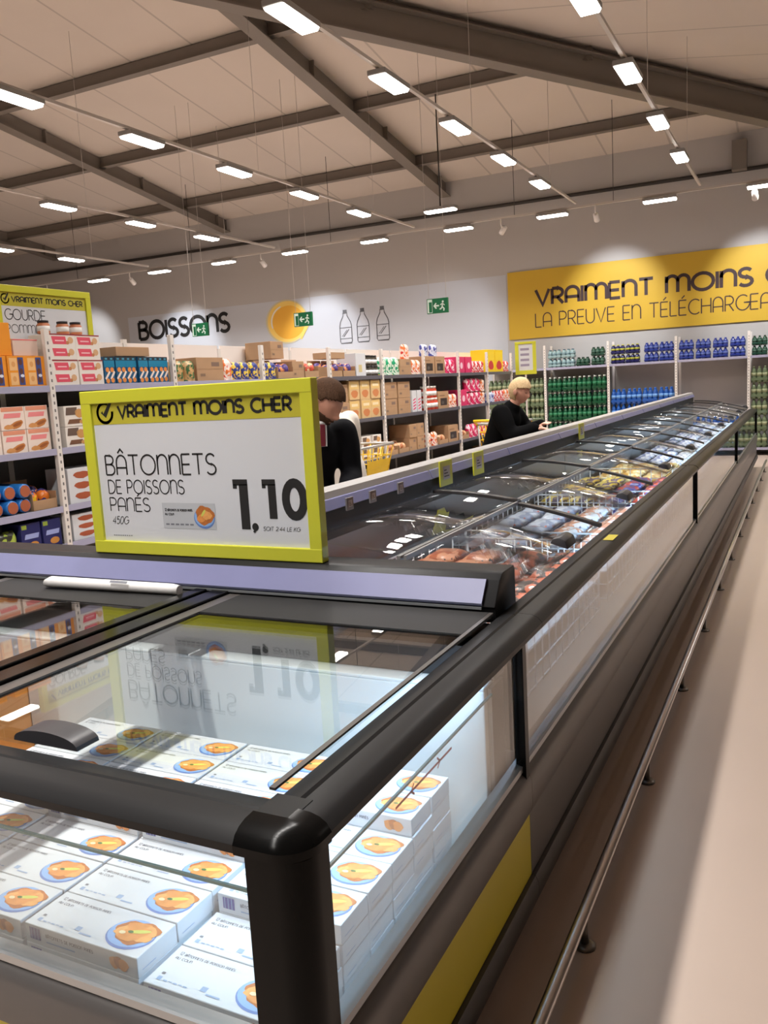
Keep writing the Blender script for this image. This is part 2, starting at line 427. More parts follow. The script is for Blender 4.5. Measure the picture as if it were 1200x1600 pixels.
for ri, (x, ph, y0, dy, n) in enumerate(ROWS):
    for i in range(n):
        LAMP.place((x, y0 - dy * i, 4.312), 0, 'glowing oblong ceiling lamp, %s from the back, %s' % (ORD[i], ph), 'lamp', 'ceiling lamps running towards the back wall')
    ya, yb = (y0 - dy * (n - 1) - 0.5, 14.5 if ri < 5 else y0 + 0.5)
    b = B(); b.box(x - 0.018, x + 0.018, ya, yb, 4.388, 4.42, TRUNK); o = b.obj('lamp_trunking')
    tag(o, 'long pale lamp rail carrying the %s' % ph, 'lamp rail', 'lamp rails')
    for yy in ((9.6, 12.9) if ri != 5 else (0.5, 3.0)):
        zt = zA(yy) if x < hipx(yy) else zB(x)
        b = B(); b.tube([(x, yy, 4.415), (x, yy, zt - 0.004)], 0.003, TRUNK, 6); b.obj('suspension_wire', o)
for i, x in enumerate([-14.37, -12.6, -10.88, -9.13, -7.36, -5.65, -3.93, -2.16, -0.6, 1.15, 2.9]):
    LAMP.place((x, 14.84, 4.312), PI / 2, 'glowing lamp of the row along the back wall, %s from the left' % ORD[i], 'lamp', 'ceiling lamps along the back wall')
b = B(); b.box(-16.6, 4.5, 14.822, 14.858, 4.388, 4.42, TRUNK); o = b.obj('lamp_trunking'); tag(o, 'long pale lamp rail running along the back wall', 'lamp rail', 'lamp rails')
for x in (-15, -11.7, -8.3, -4.6, -2.9, 0.3):
    b = B(); b.tube([(x, 14.84, 4.415), (x, 14.84, (zA(14.84) if x < hipx(14.84) else zB(x)) - 0.004)], 0.005, DUCT, 6); b.obj('suspension_wire', o)
o = LAMP.place((-5.27, 13.07, 4.312), PI / 2, 'single lamp hanging crosswise on a thick cable above the aisle', 'lamp', 'ceiling lamps along the back wall')
b = B(); b.tube([(0, 0, 0.07), (0, 0, zA(13.07) - 4.316)], 0.012, DUCT, 8); b.obj('hanging_cable', o)
SPOTM = mat('spot_white', (225, 222, 220), 0.35)
SPOTE = emit('spot_glow', (240, 246, 255), 30)
for i, (x, tx, tz) in enumerate([(-13.45, -13.7, 2.7), (-9.95, -9.8, 2.6), (-4.85, -7.2, 2.3), (-3.2, -3.3, 2.9), (-0.75, -0.7, 2.9), (-16, -17, 2.9), (2.1, 1.9, 2.9)]):
    p = Vector((x, 14.93, 4.20)); d = Vector((tx, W, tz)) - p
    t = thing('spotlight', 'small white spotlight aimed at the back wall, %s on its rail' % (ORD[i] + ' visible from the left' if i < 5 else ('far left' if i == 5 else 'far right')), 'spotlight', p, 0, 'spotlights on the back lamp rail')
    q = d.to_track_quat('Z', 'Y').to_matrix().to_4x4()
    b = B(); b.lathe([(0.02, -0.1), (0.045, -0.09), (0.05, 0.06), (0.046, 0.065)], SPOTM, 14, M=q); b.obj('housing', t)
    b = B(); b.lathe([(0.04, 0.06), (0.04, 0.0665)], SPOTE, 14, M=q); b.obj('lens', t)
    b = B(); b.tube([(0, -0.02, 0.0), (0, -0.09, 0.1), (0, -0.09, 0.186)], 0.012, SPOTM, 8); b.obj('bracket', t)
    L = bpy.data.lights.new('spot_light', 'SPOT'); L.energy = SPOT_POWER * (0.4 if i == 2 else 1); L.spot_size = math.radians(60); L.spot_blend = 0.75; L.color = (0.92, 0.95, 1.0); L.shadow_soft_size = 0.04
    lo = bpy.data.objects.new('spot_light', L); COL.objects.link(lo); lo.parent = t
    lo.location = d.normalized() * 0.09; lo.rotation_euler = d.to_track_quat('-Z', 'Y').to_euler()

# ------------------------------------------------------------------ graphics on the back wall
BAN = mat('banner_gold', (206, 168, 44), 0.6)
BINK = mat('banner_ink', (58, 38, 40), 0.6)
b = B(); b.box(-5.45, 2.2, W - 0.03, W - 0.005, 2.385, 3.72, BAN)
fr = frame((-5.45, W - 0.03, 2.385), (1, 0, 0), (0, 0, 1))
b.text(fr, 'VRAIMENT MOINS CHER', 0.58, 0.64, 0.30, 0.062, BINK, width=5.35)
b.text(fr, 'LA PREUVE EN TÉLÉCHARGEANT', 0.56, 0.21, 0.27, 0.022, BINK, width=4.72)
tag(b.obj('wall_banner'), 'long golden banner with dark slogan high on the back wall', 'banner')
b = B(); fr = frame((-15.25, W - 0.01, 3.12), (1, 0, 0), (0, 0, 1))
b.text(fr, 'BOISSONS', 0, 0, 0.42, 0.085, INK, width=2.8)
tag(b.obj('wall_lettering'), 'black lettering for the drinks section on the grey back wall', 'lettering')
JUI = mat('juice_orange', (238, 178, 62), 0.6); JUI2 = mat('juice_yellow', (244, 208, 110), 0.6); JUI3 = mat('juice_rim', (206, 196, 160), 0.6)
b = B(); fr = frame((-10.8, W - 0.01, 3.2), (1, 0, 0), (0, 0, 1))
b.disc(fr, 0, 0, 0.58, 0.5, JUI3, n=40); b.disc(fr, 0.01, 0, 0.54, 0.465, JUI2, 0.003, n=40); b.disc(fr, 0.05, -0.02, 0.44, 0.38, JUI, 0.005, n=40)
b.stroke(fr, arc(0.0, 0.0, 0.42, 0.37, 110, 200), 0.03, WHITE, 0.007)
b.stroke(fr, [(0.35, -0.42), (0.62, -0.05)], 0.05, JUI2, 0.007)
tag(b.obj('juice_picture'), 'round orange juice picture on the back wall right of the lettering', 'wall picture')
GREYL = mat('drawing_grey', (96, 98, 104), 0.6)
for i, x in enumerate((-9.26, -8.82, -8.33)):
    b = B(); fr = frame((x, W - 0.01, 2.58), (1, 0, 0), (0, 0, 1))
    out = [(-0.13, 0.02), (-0.15, 0.06), (-0.15, 0.4), (-0.13, 0.48), (-0.05, 0.62), (-0.05, 0.68), (0.05, 0.68), (0.05, 0.62), (0.13, 0.48), (0.15, 0.4), (0.15, 0.06), (0.13, 0.02)]
    b.stroke(fr, out, 0.018, GREYL, 0.002, closed=True)
    b.rect(fr, -0.05, 0.69, 0.05, 0.75, GREYL)
    b.stroke(fr, [(-0.15, 0.36), (0.15, 0.36)], 0.014, GREYL); b.stroke(fr, [(-0.15, 0.12), (0.15, 0.12)], 0.014, GREYL)
    b.stroke(fr, [(-0.06, 0.16), (0.08, 0.32)], 0.016, GREYL); b.stroke(fr, [(-0.1, 0.17), (0.03, 0.31)], 0.012, GREYL)
    tag(b.obj('bottle_drawing'), 'grey outline drawing of a bottle on the wall, %s' % ('nearest the juice picture', 'middle one of three', 'closest to the wall exit sign')[i], 'wall picture', 'bottle drawings on the back wall')
EXG = mat('exit_green', (20, 104, 66), 0.4); EXW = mat('exit_white', (214, 232, 222), 0.4)
for i, x in enumerate((-9.4, -7.31, -4.95)):
    t = thing('exit_sign', 'green and white exit sign, %s' % ('hanging in front of the wall lettering', 'hanging in front of the juice picture', 'hanging before the pale wall left of the banner')[i], 'exit sign', (x, 12, 2.63), 0, 'hanging exit signs')
    b = B(); b.box(-0.17, 0.17, -0.02, 0.02, 0, 0.22, EXG, 0.004)
    fr = frame((-0.17, -0.02, 0), (1, 0, 0), (0, 0, 1))
    b.rect(fr, 0.012, 0.012, 0.09, 0.208, EXW, 0.001)
    b.rect(fr, 0.035, 0.02, 0.085, 0.17, EXG, 0.002)
    b.stroke(fr, [(0.13, 0.11), (0.20, 0.11)], 0.022, EXW, 0.001); b.stroke(fr, [(0.155, 0.15), (0.12, 0.11), (0.155, 0.07)], 0.02, EXW, 0.0012)
    b.disc(fr, 0.262, 0.165, 0.016, 0.016, EXW, 0.001)
    b.stroke(fr, [(0.255, 0.145), (0.25, 0.09), (0.28, 0.06), (0.27, 0.03)], 0.02, EXW, 0.001); b.stroke(fr, [(0.25, 0.09), (0.225, 0.06), (0.205, 0.06)], 0.018, EXW, 0.001)
    b.stroke(fr, [(0.22, 0.12), (0.255, 0.14), (0.29, 0.11)], 0.014, EXW, 0.001)
    b.obj('panel', t)
    for sx in (-0.14, 0.14):
        b = B(); b.tube([(sx, 0, 0.218), (sx, 0, zA(12) - 2.63)], 0.003, TRUNK, 5); b.obj('hanging_wire', t)
# ================================================================== FREEZER ISLAND
XR, XL, YF, YE = -0.67, -2.95, 0.985, 2.145
YELP = mat('yellow_panel', (196, 182, 40), 0.35)
LEDGE = mat('ledge_grey', (92, 89, 88), 0.35, var=0.04)
BUMP = mat('bumper_dark', (50, 47, 46), 0.4)
KICK = mat('kick_black', (20, 19, 19), 0.7)
LED = emit('led_cold', (176, 214, 255), LED_POWER)
ROWT = mat('tub_grey', (128, 125, 122), 0.45)
LEDR = emit('led_row', (200, 226, 255), LED_POWER * 1.1)
TUBW = mat('tub_white', (214, 222, 226), 0.4)
ENDW = mat('end_wall_taupe', (120, 106, 94), 0.5)
RED = mat('load_line_red', (190, 30, 34), 0.5)
def led_beam(o, y0, y1):
    L = bpy.data.lights.new('led_beam', 'AREA'); L.shape = 'RECTANGLE'; L.size = 0.012; L.size_y = y1 - y0
    L.energy = LED_BEAM * (y1 - y0) * (1.0 if y1 < 2.1 else 0.6); L.color = (0.45, 0.72, 1.0); L.spread = math.radians(150)
    lo = bpy.data.objects.new('led_beam', L); COL.objects.link(lo); lo.parent = o
    lo.location = (XR - 0.078, (y0 + y1) / 2, 0.870)
    lo.rotation_euler = Vector((-0.8, 0, -0.6)).to_track_quat('-Z', 'X').to_euler()
    # keep the strip's long side along the freezer
    z = Vector((0.8, 0, 0.6)); y = Vector((0, 1, 0)); x = y.cross(z)
    lo.rotation_euler = Matrix((x, y, z)).transposed().to_euler()
def sweep(b, path, prof, m):
    """closed profile (outward offset, z) carried along a plan path of (x, y, nx, ny)"""
    tb = bmesh.new(); rings = []
    for x, y, nx, ny in path:
        rings.append([tb.verts.new((x + nx * d, y + ny * d, z)) for d, z in prof])
    n = len(prof)
    for A, C in zip(rings, rings[1:]):
        for i in range(n): tb.faces.new((A[i], C[i], C[(i + 1) % n], A[(i + 1) % n]))
    tb.faces.new(rings[0]); tb.faces.new(rings[-1][::-1])
    bmesh.ops.recalc_face_normals(tb, faces=tb.faces[:])
    b.merge(tb, m)
def cap_path(r=0.06, y1=YE, n=6, only=None):
    P = []
    if only in (None, 'left'): P += [(XL, y1, -1, 0), (XL, YF + r, -1, 0)]
    A = []
    for k in range(n + 1):
        t = math.radians(180 + 90 * k / n); A.append((XL + r + r * math.cos(t), YF + r + r * math.sin(t), math.cos(t), math.sin(t)))
    C = []
    for k in range(n + 1):
        t = math.radians(270 + 90 * k / n); C.append((XR - r + r * math.cos(t), YF + r + r * math.sin(t), math.cos(t), math.sin(t)))
    if only is None: return P + A + C + [(XR, YF + r, 1, 0), (XR, y1, 1, 0)]
    if only == 'left': return P
    if only == 'front': return [(XL + r, YF, 0, -1), (XR - r, YF, 0, -1)]
    if only == 'right': return [(XR, YF + r, 1, 0), (XR, y1, 1, 0)]
    if only == 'cl': return A
    return C
COATED = glass('coated_side_glass', (0.62, 0.63, 0.63), 0.19, 0.03)
P_RIM = [(0, 0.885), (0.001, 0.9), (-0.012, 0.915), (-0.03, 0.922), (-0.07, 0.924), (-0.074, 0.918), (-0.074, 0.886)]
P_TRK = [(-0.078, 0.915), (-0.085, 0.92), (-0.118, 0.918), (-0.125, 0.914), (-0.125, 0.902), (-0.078, 0.886)]
P_CRN = [(0.002, 0.86), (0.004, 0.9), (-0.008, 0.917), (-0.03, 0.926), (-0.058, 0.928), (-0.059, 0.86)]
P_LEDGE = [(0, 0.398), (0.004, 0.42), (0.003, 0.49), (-0.004, 0.508), (-0.02, 0.520), (-0.030, 0.523), (-0.034, 0.45), (-0.055, 0.45), (-0.055, 0.398)]
P_ALU = [(-0.012, 0.524), (-0.012, 0.540), (-0.04, 0.548), (-0.04, 0.528), (-0.02, 0.5205)]
P_PANEL = [(-0.006, 0.205), (-0.006, 0.397), (-0.05, 0.397), (-0.05, 0.205)]
P_BUMP = [(-0.02, 0.115), (0.008, 0.125), (0.014, 0.15), (0.014, 0.18), (0.006, 0.202), (-0.05, 0.204), (-0.05, 0.115)]

t = thing('end_freezer', 'grey end freezer with glass lids, full of fish finger boxes', 'freezer', (0, 0, 0))
b = B(); b.box(XL + 0.09, XR - 0.1, YF + 0.1, YE, 0, 0.115, KICK); b.obj('kick_plate', t)
b = B(); sweep(b, cap_path(), P_BUMP, BUMP); b.obj('bumper', t, 32)
b = B(); sweep(b, cap_path(), P_PANEL, YELP); tag(b.obj('side_panel', t), 'yellow panel')
b = B(); sweep(b, cap_path(), P_LEDGE, LEDGE); b.obj('ledge', t, 32)
b = B(); sweep(b, cap_path(), P_ALU, ALU); tag(b.obj('glazing_bead', t), 'bright aluminium bead')
# tub
b = B()
b.box(XL + 0.07, XR - 0.07, YF + 0.07, 2.0, 0.30, 0.32, TUBW)
b.box(XL + 0.055, XR - 0.055, YF + 0.055, YE - 0.02, 0.205, 0.30, KICK)
for a, c in ((XL + 0.056, XL + 0.07), (XR - 0.07, XR - 0.056)): b.box(a, c, YF + 0.06, 2.0, 0.30, 0.45, TUBW)
b.box(XL + 0.056, XR - 0.056, YF + 0.056, YF + 0.07, 0.30, 0.45, TUBW)
b.obj('tub', t)
b = B(); b.box(XL + 0.08, -0.745, 2.0, 2.03, 0.32, 0.79, LINER, 0.004); b.box(XL + 0.08, -0.745, 2.0, 2.12, 0.79, 0.80, LINER, 0.003); b.obj('tub_back_wall', t)
b = B(); b.box(XL + 0.08, -0.735, 2.032, 2.13, 0.30, 0.788, ENDW); b.box(XL + 0.08, -0.735, 2.06, 2.14, 0.802, 0.89, DARK); b.obj('rear_deck', t)
# panes
b = B(); b.box(XL + 0.11, -0.79, YF + 0.018, YF + 0.024, 0.53, 0.888, GLASSV); b.obj('front_pane', t)
b = B(); b.box(XR - 0.024, XR - 0.018, YF + 0.08, YE - 0.03, 0.53, 0.888, GLASSV); b.obj('side_pane', t)
b = B(); b.box(XL + 0.018, XL + 0.024, YF + 0.08, YE - 0.03, 0.53, 0.888, GLASSV); b.obj('side_pane', t)
for nm, bx in (('front', (XL + 0.12, -0.75, YF + 0.045, YF + 0.049)), ('right', (XR - 0.052, XR - 0.048, YF + 0.08, 1.99)), ('left', (XL + 0.048, XL + 0.052, YF + 0.08, 1.99))):
    b = B(); b.box(*bx, 0.452, 0.787, GLASSV); p = b.obj('inner_pane', t)
    b = B(); b.box(bx[0] - 0.0008, bx[1] + 0.0008, bx[2] - 0.0008, bx[3] + 0.0008, 0.7875, 0.793, EDGE); b.obj('pane_edge', p)
b = B(); fr = frame((XR - 0.0475, 1.40, 0.768), (0, 1, 0), (0, 0, 1))
b.stroke(fr, [(0, 0), (0.3, 0.0)], 0.006, RED); b.stroke(fr, [(0.09, 0.012), (0.075, 0), (0.09, -0.012)], 0.005, RED); b.stroke(fr, [(0.215, 0.012), (0.23, 0), (0.215, -0.012)], 0.005, RED)
tag(b.obj('load_line', t), 'red load line sticker')
# rim, corners, posts
b = B(); sweep(b, cap_path(only='front'), P_RIM, RAIL); sweep(b, [(XL + 0.1, YF, 0, -1), (XR - 0.1, YF, 0, -1)], P_TRK, RAIL); b.obj('front_rim', t, 32)
for sd in ('left', 'right'):
    b = B(); sweep(b, cap_path(only=sd, y1=2.30), P_RIM, RAIL); x0 = XR if sd == 'right' else XL; nx = 1 if sd == 'right' else -1
    sweep(b, [(x0, YF + 0.08, nx, 0), (x0, 2.30, nx, 0)], P_TRK, RAIL); b.obj('side_rim', t, 32)
for sd, cx in (('cl', XL), ('cr', XR)):
    s = 1 if sd == 'cr' else -1
    b = B(); pp = cap_path(only=sd, n=10, r=0.06)
    if sd == 'cr': pp = [(XR - 0.125, YF, 0, -1)] + pp + [(XR, YF + 0.09, 1, 0)]
    else: pp = [(XL, YF + 0.09, -1, 0)] + pp + [(XL + 0.125, YF, 0, -1)]
    sweep(b, pp, [(0.002, 0.884), (0.003, 0.9), (-0.006, 0.914), (-0.018, 0.922), (-0.035, 0.9268), (-0.0585, 0.9285), (-0.0588, 0.884)], BLACK)
    b.box(min(cx, cx - s * 0.125) + (0.055 if s < 0 else 0), max(cx, cx - s * 0.125) - (0.055 if s > 0 else 0), YF + 0.055, YF + 0.13, 0.886, 0.9245, RAIL)
    b.obj('rim_corner', t, 32)
    r = 0.05
    A = [(cx - s * r + s * r * math.cos(a), YF + r - r * math.sin(a)) for a in [PI / 2 * (1 - k / 8) for k in range(9)]]
    b = B(); b.prism([(cx - s * 0.107, YF + 0.002)] + [(x, y + 0.002) for x, y in A] + [(cx, YF + 0.082), (cx - s * 0.03, YF + 0.082), (cx - s * 0.05, YF + 0.05), (cx - s * 0.107, YF + 0.05)], 'z', 0.515, 0.884, BLACK)
    b.obj('corner_post', t, 32)
b = B(); b.box(XR - 0.03, XR - 0.002, YE - 0.03, YE + 0.0, 0.50, 0.886, BLACK); b.obj('joint_post', t)
# leds under the rims
b = B(); b.box(XR - 0.075, XR - 0.06, 1.16, 1.98, 0.872, 0.885, LED); led_beam(b.obj('led_strip', t), 1.16, 1.98)
# lids of the end freezer
GLID = glass('lid_glass', (0.97, 0.985, 0.98), 0.06)
HAND = mat('handle_grey', (58, 58, 62), 0.35)
BORD = mat('lid_border', (78, 74, 72), 0.3)
def lid(x0, x1, name):
    b = B(); b.box(x0, x1, 1.112, 2.25, 0.924, 0.929, GLID); p = b.obj('glass_lid', t)
    b = B(); b.box(x0, x0 + 0.045, 1.113, 2.25, 0.9292, 0.934, BORD); b.obj('lid_border', p); b = B(); b.box(x1 - 0.012, x1, 1.113, 2.25, 0.9292, 0.934, BORD); b.obj('lid_border', p)
    b = B(); b.box(x0 + 0.046, x1 - 0.013, 2.03, 2.25, 0.9292, 0.934, KICK); b.obj('lid_back_frame_shade', p)  # back frame, its black also taking in the shadow under the rail
    b = B(); cx = x0 + 0.388
    pr = [(0.088 * math.cos(PI * q / 14) * -1, 0.028 * math.sin(PI * q / 14) ** 0.8) for q in range(15)]
    b.prism([(cx + a, 0.9295 + z) for a, z in pr], 'y', 1.114, 1.172, HAND); b.obj('lid_handle', p, 32)
lid(-1.735, XR - 0.128, 'right'); lid(XL + 0.128, -1.885, 'left')
b = B(); b.box(-1.880, -1.832, 1.111, 2.27, 0.90, 0.945, BLACK, 0.004); b.box(-1.812, -1.74, 1.111, 2.27, 0.90, 0.943, BLACK, 0.004); b.box(-1.832, -1.812, 1.111, 2.27, 0.90, 0.93, DARK); b.obj('lid_divider', t)

# price rail across the back of the end freezer
t = thing('price_rail', 'black price rail with lilac ticket strip across the end freezer', 'price rail', (0, 0, 0))
b = B(); b.prism([(2.272, 0.896), (2.266, 0.940), (2.260, 0.946), (2.315, 1.016), (2.338, 1.030), (2.352, 1.033), (2.45, 1.033), (2.46, 1.02), (2.46, 0.896)], 'x', -3.2, -0.797, RAIL, 0.003); b.obj('body', t, 32)
b = B(); d = Vector((0, 0.055, 0.070)).normalized()
def railface(a): return (2.260 + 0.055 * a, 0.946 + 0.070 * a)
nn = Vector((0, -d.z, d.y))
q = []
for a, o_ in ((0.02, 0.004), (0.06, 0.012), (0.94, 0.012), (0.99, 0.004), (0.99, 0.0005), (0.02, 0.0005)):
    y, z = railface(a); q.append((y + nn.y * o_, z + nn.z * o_))
b.prism(q, 'x', -2.93, -0.835, LILAC)
b.box(-2.93, -0.835, 2.250, 2.256, 0.940, 0.947, ALU)
b.obj('ticket_strip', t)

# ------------------------------------------------------------------ the long rows behind
YS = 2.30; YEND = 14.55; PITCH = 1.44
def zl(x, up=0.0): s = max(0, (-1.60 - x) / -0.80); return 1.068 - 0.14 * s ** 1.8 + up
LOW = glass('curved_lid_glass', (0.975, 0.985, 0.98), 0.035)
GRYE = mat('lid_edge_grey', (140, 138, 138), 0.3)
BARK = mat('lid_bar', (54, 52, 52), 0.35)
def curved(b, xs, y0, y1, up, th, m):
    tb = bmesh.new(); R = []
    for y in (y0, y1):
        R.append([tb.verts.new((x, y, zl(x, up))) for x in xs] + [tb.verts.new((x, y, zl(x, up - th))) for x in xs[::-1]])
    n = len(R[0])
    for i in range(n):
        f = tb.faces.new((R[0][i], R[1][i], R[1][(i + 1) % n], R[0][(i + 1) % n]))
        if i not in (len(xs) - 1, n - 1): f.smooth = True
    tb.faces.new(R[0][::-1]); tb.faces.new(R[1])
    bmesh.ops.recalc_face_normals(tb, faces=tb.faces[:])
    b.merge(tb, m)
XA = [-1.60 + 0.42 * k / 8 for k in range(9)]
XB = [-1.205 + 0.40 * k / 9 for k in range(10)]
POSTS = [2.145, 6.3, 10.3, YEND]
def row_unit(i, y0, y1, left):
    t = thing('chest_freezer', ('long glass-lidded freezer, %s of the %s row counted from the sign' % (ORD[i], 'left' if left else 'right')), 'freezer', (0, 0, 0), 0, 'glass-lidded freezers of the island')
    xr = XR; st = [(xr, y0 + 0.002, 1, 0), (xr, y1, 1, 0)]
    b = B(); b.box(-1.66, xr - 0.1, y0 + 0.002, y1, 0, 0.115, KICK); b.obj('kick_plate', t)
    b = B(); sweep(b, st, P_BUMP, BUMP); b.obj('bumper', t, 32)
    b = B(); sweep(b, st, P_PANEL, LEDGE); b.obj('side_panel', t)
    b = B(); sweep(b, st, P_LEDGE, LEDGE); b.obj('ledge', t, 32)
    b = B(); sweep(b, st, P_ALU, ALU); b.obj('glazing_bead', t)
    b = B(); b.box(-1.66, xr - 0.052, y0 + 0.01, y1, 0.205, 0.56, ROWT); b.box(-1.66, -1.62, max(y0 + 0.01, 2.47), y1, 0.56, 1.03, ROWT); b.obj('tub', t)
    ry0 = y0 + 0.02 if i else YS + 0.002
    b = B(); sweep(b, [(xr, ry0, 1, 0), (xr, y1, 1, 0)], P_RIM, RAIL); sweep(b, [(xr, ry0, 1, 0), (xr, y1, 1, 0)], P_TRK, RAIL); b.obj('side_rim', t, 32)
    b = B(); b.box(xr - 0.024, xr - 0.018, y0 + 0.01, y1 - 0.02, 0.53, 0.8845, COATED); b.obj('side_pane', t)
    b = B(); b.box(xr - 0.03, xr - 0.002, y1 - 0.02, y1, 0.50, 0.8845, BLACK); b.obj('joint_post', t)
    if i == 0:
        b = B(); b.box(-1.66, xr - 0.055, y0 + 0.02, y0 + 0.16, 0.56, 0.884, ENDW); b.obj('end_wall', t)
    b = B(); b.box(xr - 0.075, xr - 0.06, max(y0, YS) + 0.1, y1 - 0.1, 0.872, 0.885, LEDR); p = b.obj('led_strip', t)
    if not left: led_beam(p, max(y0, 2.47) + 0.1, y1 - 0.1)
    k = 0
    while True:
        a = YS + PITCH * k; a_ = a
        if k == 0: a = 2.46
        if a >= YEND - 0.3: break
        c = min(a_ + PITCH, YEND)
        if y0 <= (a + c) / 2 < y1:
            b = B(); curved(b, XA, a + 0.02, c - 0.004, 0.012, 0.005, LOW); p = b.obj('rear_lid', t)
            b = B(); curved(b, XA, c - 0.03, c + 0.015, 0.022, 0.014, BARK); b.obj('lid_bar', p)
            b = B(); b.box(-1.186, -1.176, a + 0.02, c - 0.03, zl(-1.18, 0.0), zl(-1.18, 0.016), GRYE); b.obj('lid_edge', p)
            b = B(); curved(b, XB, a + 0.02, c - 0.004, 0.0, 0.005, LOW); p = b.obj('front_lid', t)
            b = B(); curved(b, XB, c - 0.03, c + 0.015, 0.010, 0.013, BARK); b.obj('lid_bar', p)
            b = B(); b.box(-1.212, -1.198, a + 0.02, c - 0.03, zl(-1.205, -0.008), zl(-1.205, 0.009), GRYE); b.obj('lid_edge', p)
            b = B(); zz = zl(-0.85)
            b.prism([(-0.885, zl(-0.885) + 0.001), (-0.875, zz + 0.03), (-0.85, zz + 0.036), (-0.825, zz + 0.024), (-0.815, zl(-0.815) + 0.001)], 'y', a + 0.72, a + 0.86, HAND, 0.004); b.obj('lid_handle', p, 32)
        k += 1
    if left:
        t.rotation_euler = (0, 0, 0)
        # mirrored to the other side of the ridge
        for o in [x for x in t.children_recursive]:
            for v in o.data.vertices: v.co.x = -1.80 - (v.co.x + 1.62) * 0.65
            o.data.flip_normals()
    return t
for i in range(3): row_unit(i, POSTS[i], POSTS[i + 1], False)
for i in range(3): row_unit(i, max(POSTS[i], 2.47), POSTS[i + 1], True)
# ridge between both rows, with its ticket strips
WGREY = mat('ridge_grey', (168, 165, 164), 0.35)
t = thing('ridge_rail', 'long pale ridge rail with lilac ticket strips between the freezer rows', 'price rail', (0, 0, 0))
b = B(); b.box(-1.80, -1.62, 2.48, YEND, 1.031, 1.142, KICK); b.obj('base', t)
b = B(); b.prism([(-1.625, 1.1425), (-1.605, 1.143), (-1.622, 1.185), (-1.63, 1.212), (-1.645, 1.218), (-1.70, 1.218), (-1.72, 1.205), (-1.795, 1.15), (-1.795, 1.1425)], 'y', 2.48, YEND, WGREY); b.obj('top', t)
n_ = 10; seg = (YEND - 2.52) / n_
for k in range(n_):
    for s in (1,):
        b = B(); X = lambda x: x
        b.prism([(X(-1.604), 1.146), (X(-1.598), 1.147), (X(-1.6155), 1.184), (X(-1.622), 1.186)], 'y', 2.52 + seg * k, 2.52 + seg * (k + 1) - 0.02, LILAC); b.obj('ticket_strip', t)
ESL = mat('tag_grey', (120, 116, 118), 0.4); ESLD = mat('tag_screen', (178, 176, 176), 0.3)
def tagbody(w_, h_, m, m2, lab, y, z):
    b = B(); b.box(-0.006, 0.002, -w_ / 2, w_ / 2, 0, h_, m, 0.0015)
    fr = frame((0.002, -w_ / 2, 0), (0, 1, 0), (0, 0, 1))
    b.rect(fr, w_ * 0.22, h_ * 0.25, w_ * 0.78, h_ * 0.78, m2)
    for q in range(3): b.rect(fr, w_ * 0.3, h_ * (0.36 + 0.12 * q), w_ * (0.7 - 0.1 * q), h_ * (0.40 + 0.12 * q), INK, 0.0014)
    o = b.obj('price_tag'); o.location = (-1.588, y, z); tag(o, lab, 'price tag', 'price tags clipped on the ridge rail')
for i, y in enumerate((2.86, 3.06, 3.33)): tagbody(0.055, 0.05, ESL, ESLD, 'small grey price tag on the ridge rail, %s right of the sign' % ORD[i], y, 1.128)
for i, y in enumerate((3.86, 4.33, 6.72)): tagbody(0.16, 0.125, YEL, ESLD, 'yellow price tag on the ridge rail, %s from the sign' % ORD[i], y, 1.095)
b = B(); b.box(-0.02, 0.02, -0.06, 0.06, 0, 0.001, YELP); o = b.obj('rim_sticker'); o.location = (-0.715, 3.5, 0.9245); tag(o, 'small yellow sticker on the dark freezer rim', 'sticker')

# rolled paper lying on the left lid
b = B(); b.tube([(-2.50, 2.16, 0.951), (-2.47, 2.16, 0.957), (-1.93, 2.19, 0.953), (-1.90, 2.19, 0.951)], [0.014, 0.021, 0.019, 0.017], WHITE, 14)
fr = frame((-2.3, 2.155, 0.966), (1, 0, 0), (0, 0.7, 0.7))
b.rect(fr, 0.12, 0.002, 0.2, 0.012, GREYINK, 0.006)
tag(b.obj('paper_roll'), 'rolled white paper lying under the price rail on the left lid', 'paper roll')

# ------------------------------------------------------------------ bumper rail on the floor
t = thing('floor_rail', 'round steel bumper rail along the floor beside the freezers', 'guard rail', (-0.535, 0, 0))
b = B(); b.tube([(0, 0.75, 0.102), (0, YEND, 0.102)], 0.017, STEEL, 14); b.obj('tube', t)
STEELD = mat('steel_foot', (120, 114, 108), 0.35, metal=0.8)
y = 1.11
while y < YEND:
    b = B(); b.tube([(0, y, 0.0), (0, y, 0.087)], 0.011, STEELD, 10); b.lathe([(0.032, 0), (0.032, 0.006), (0.022, 0.012), (0.012, 0.013)], STEELD, 16, (0, y, 0)); b.obj('foot', t)
    y += 1.06
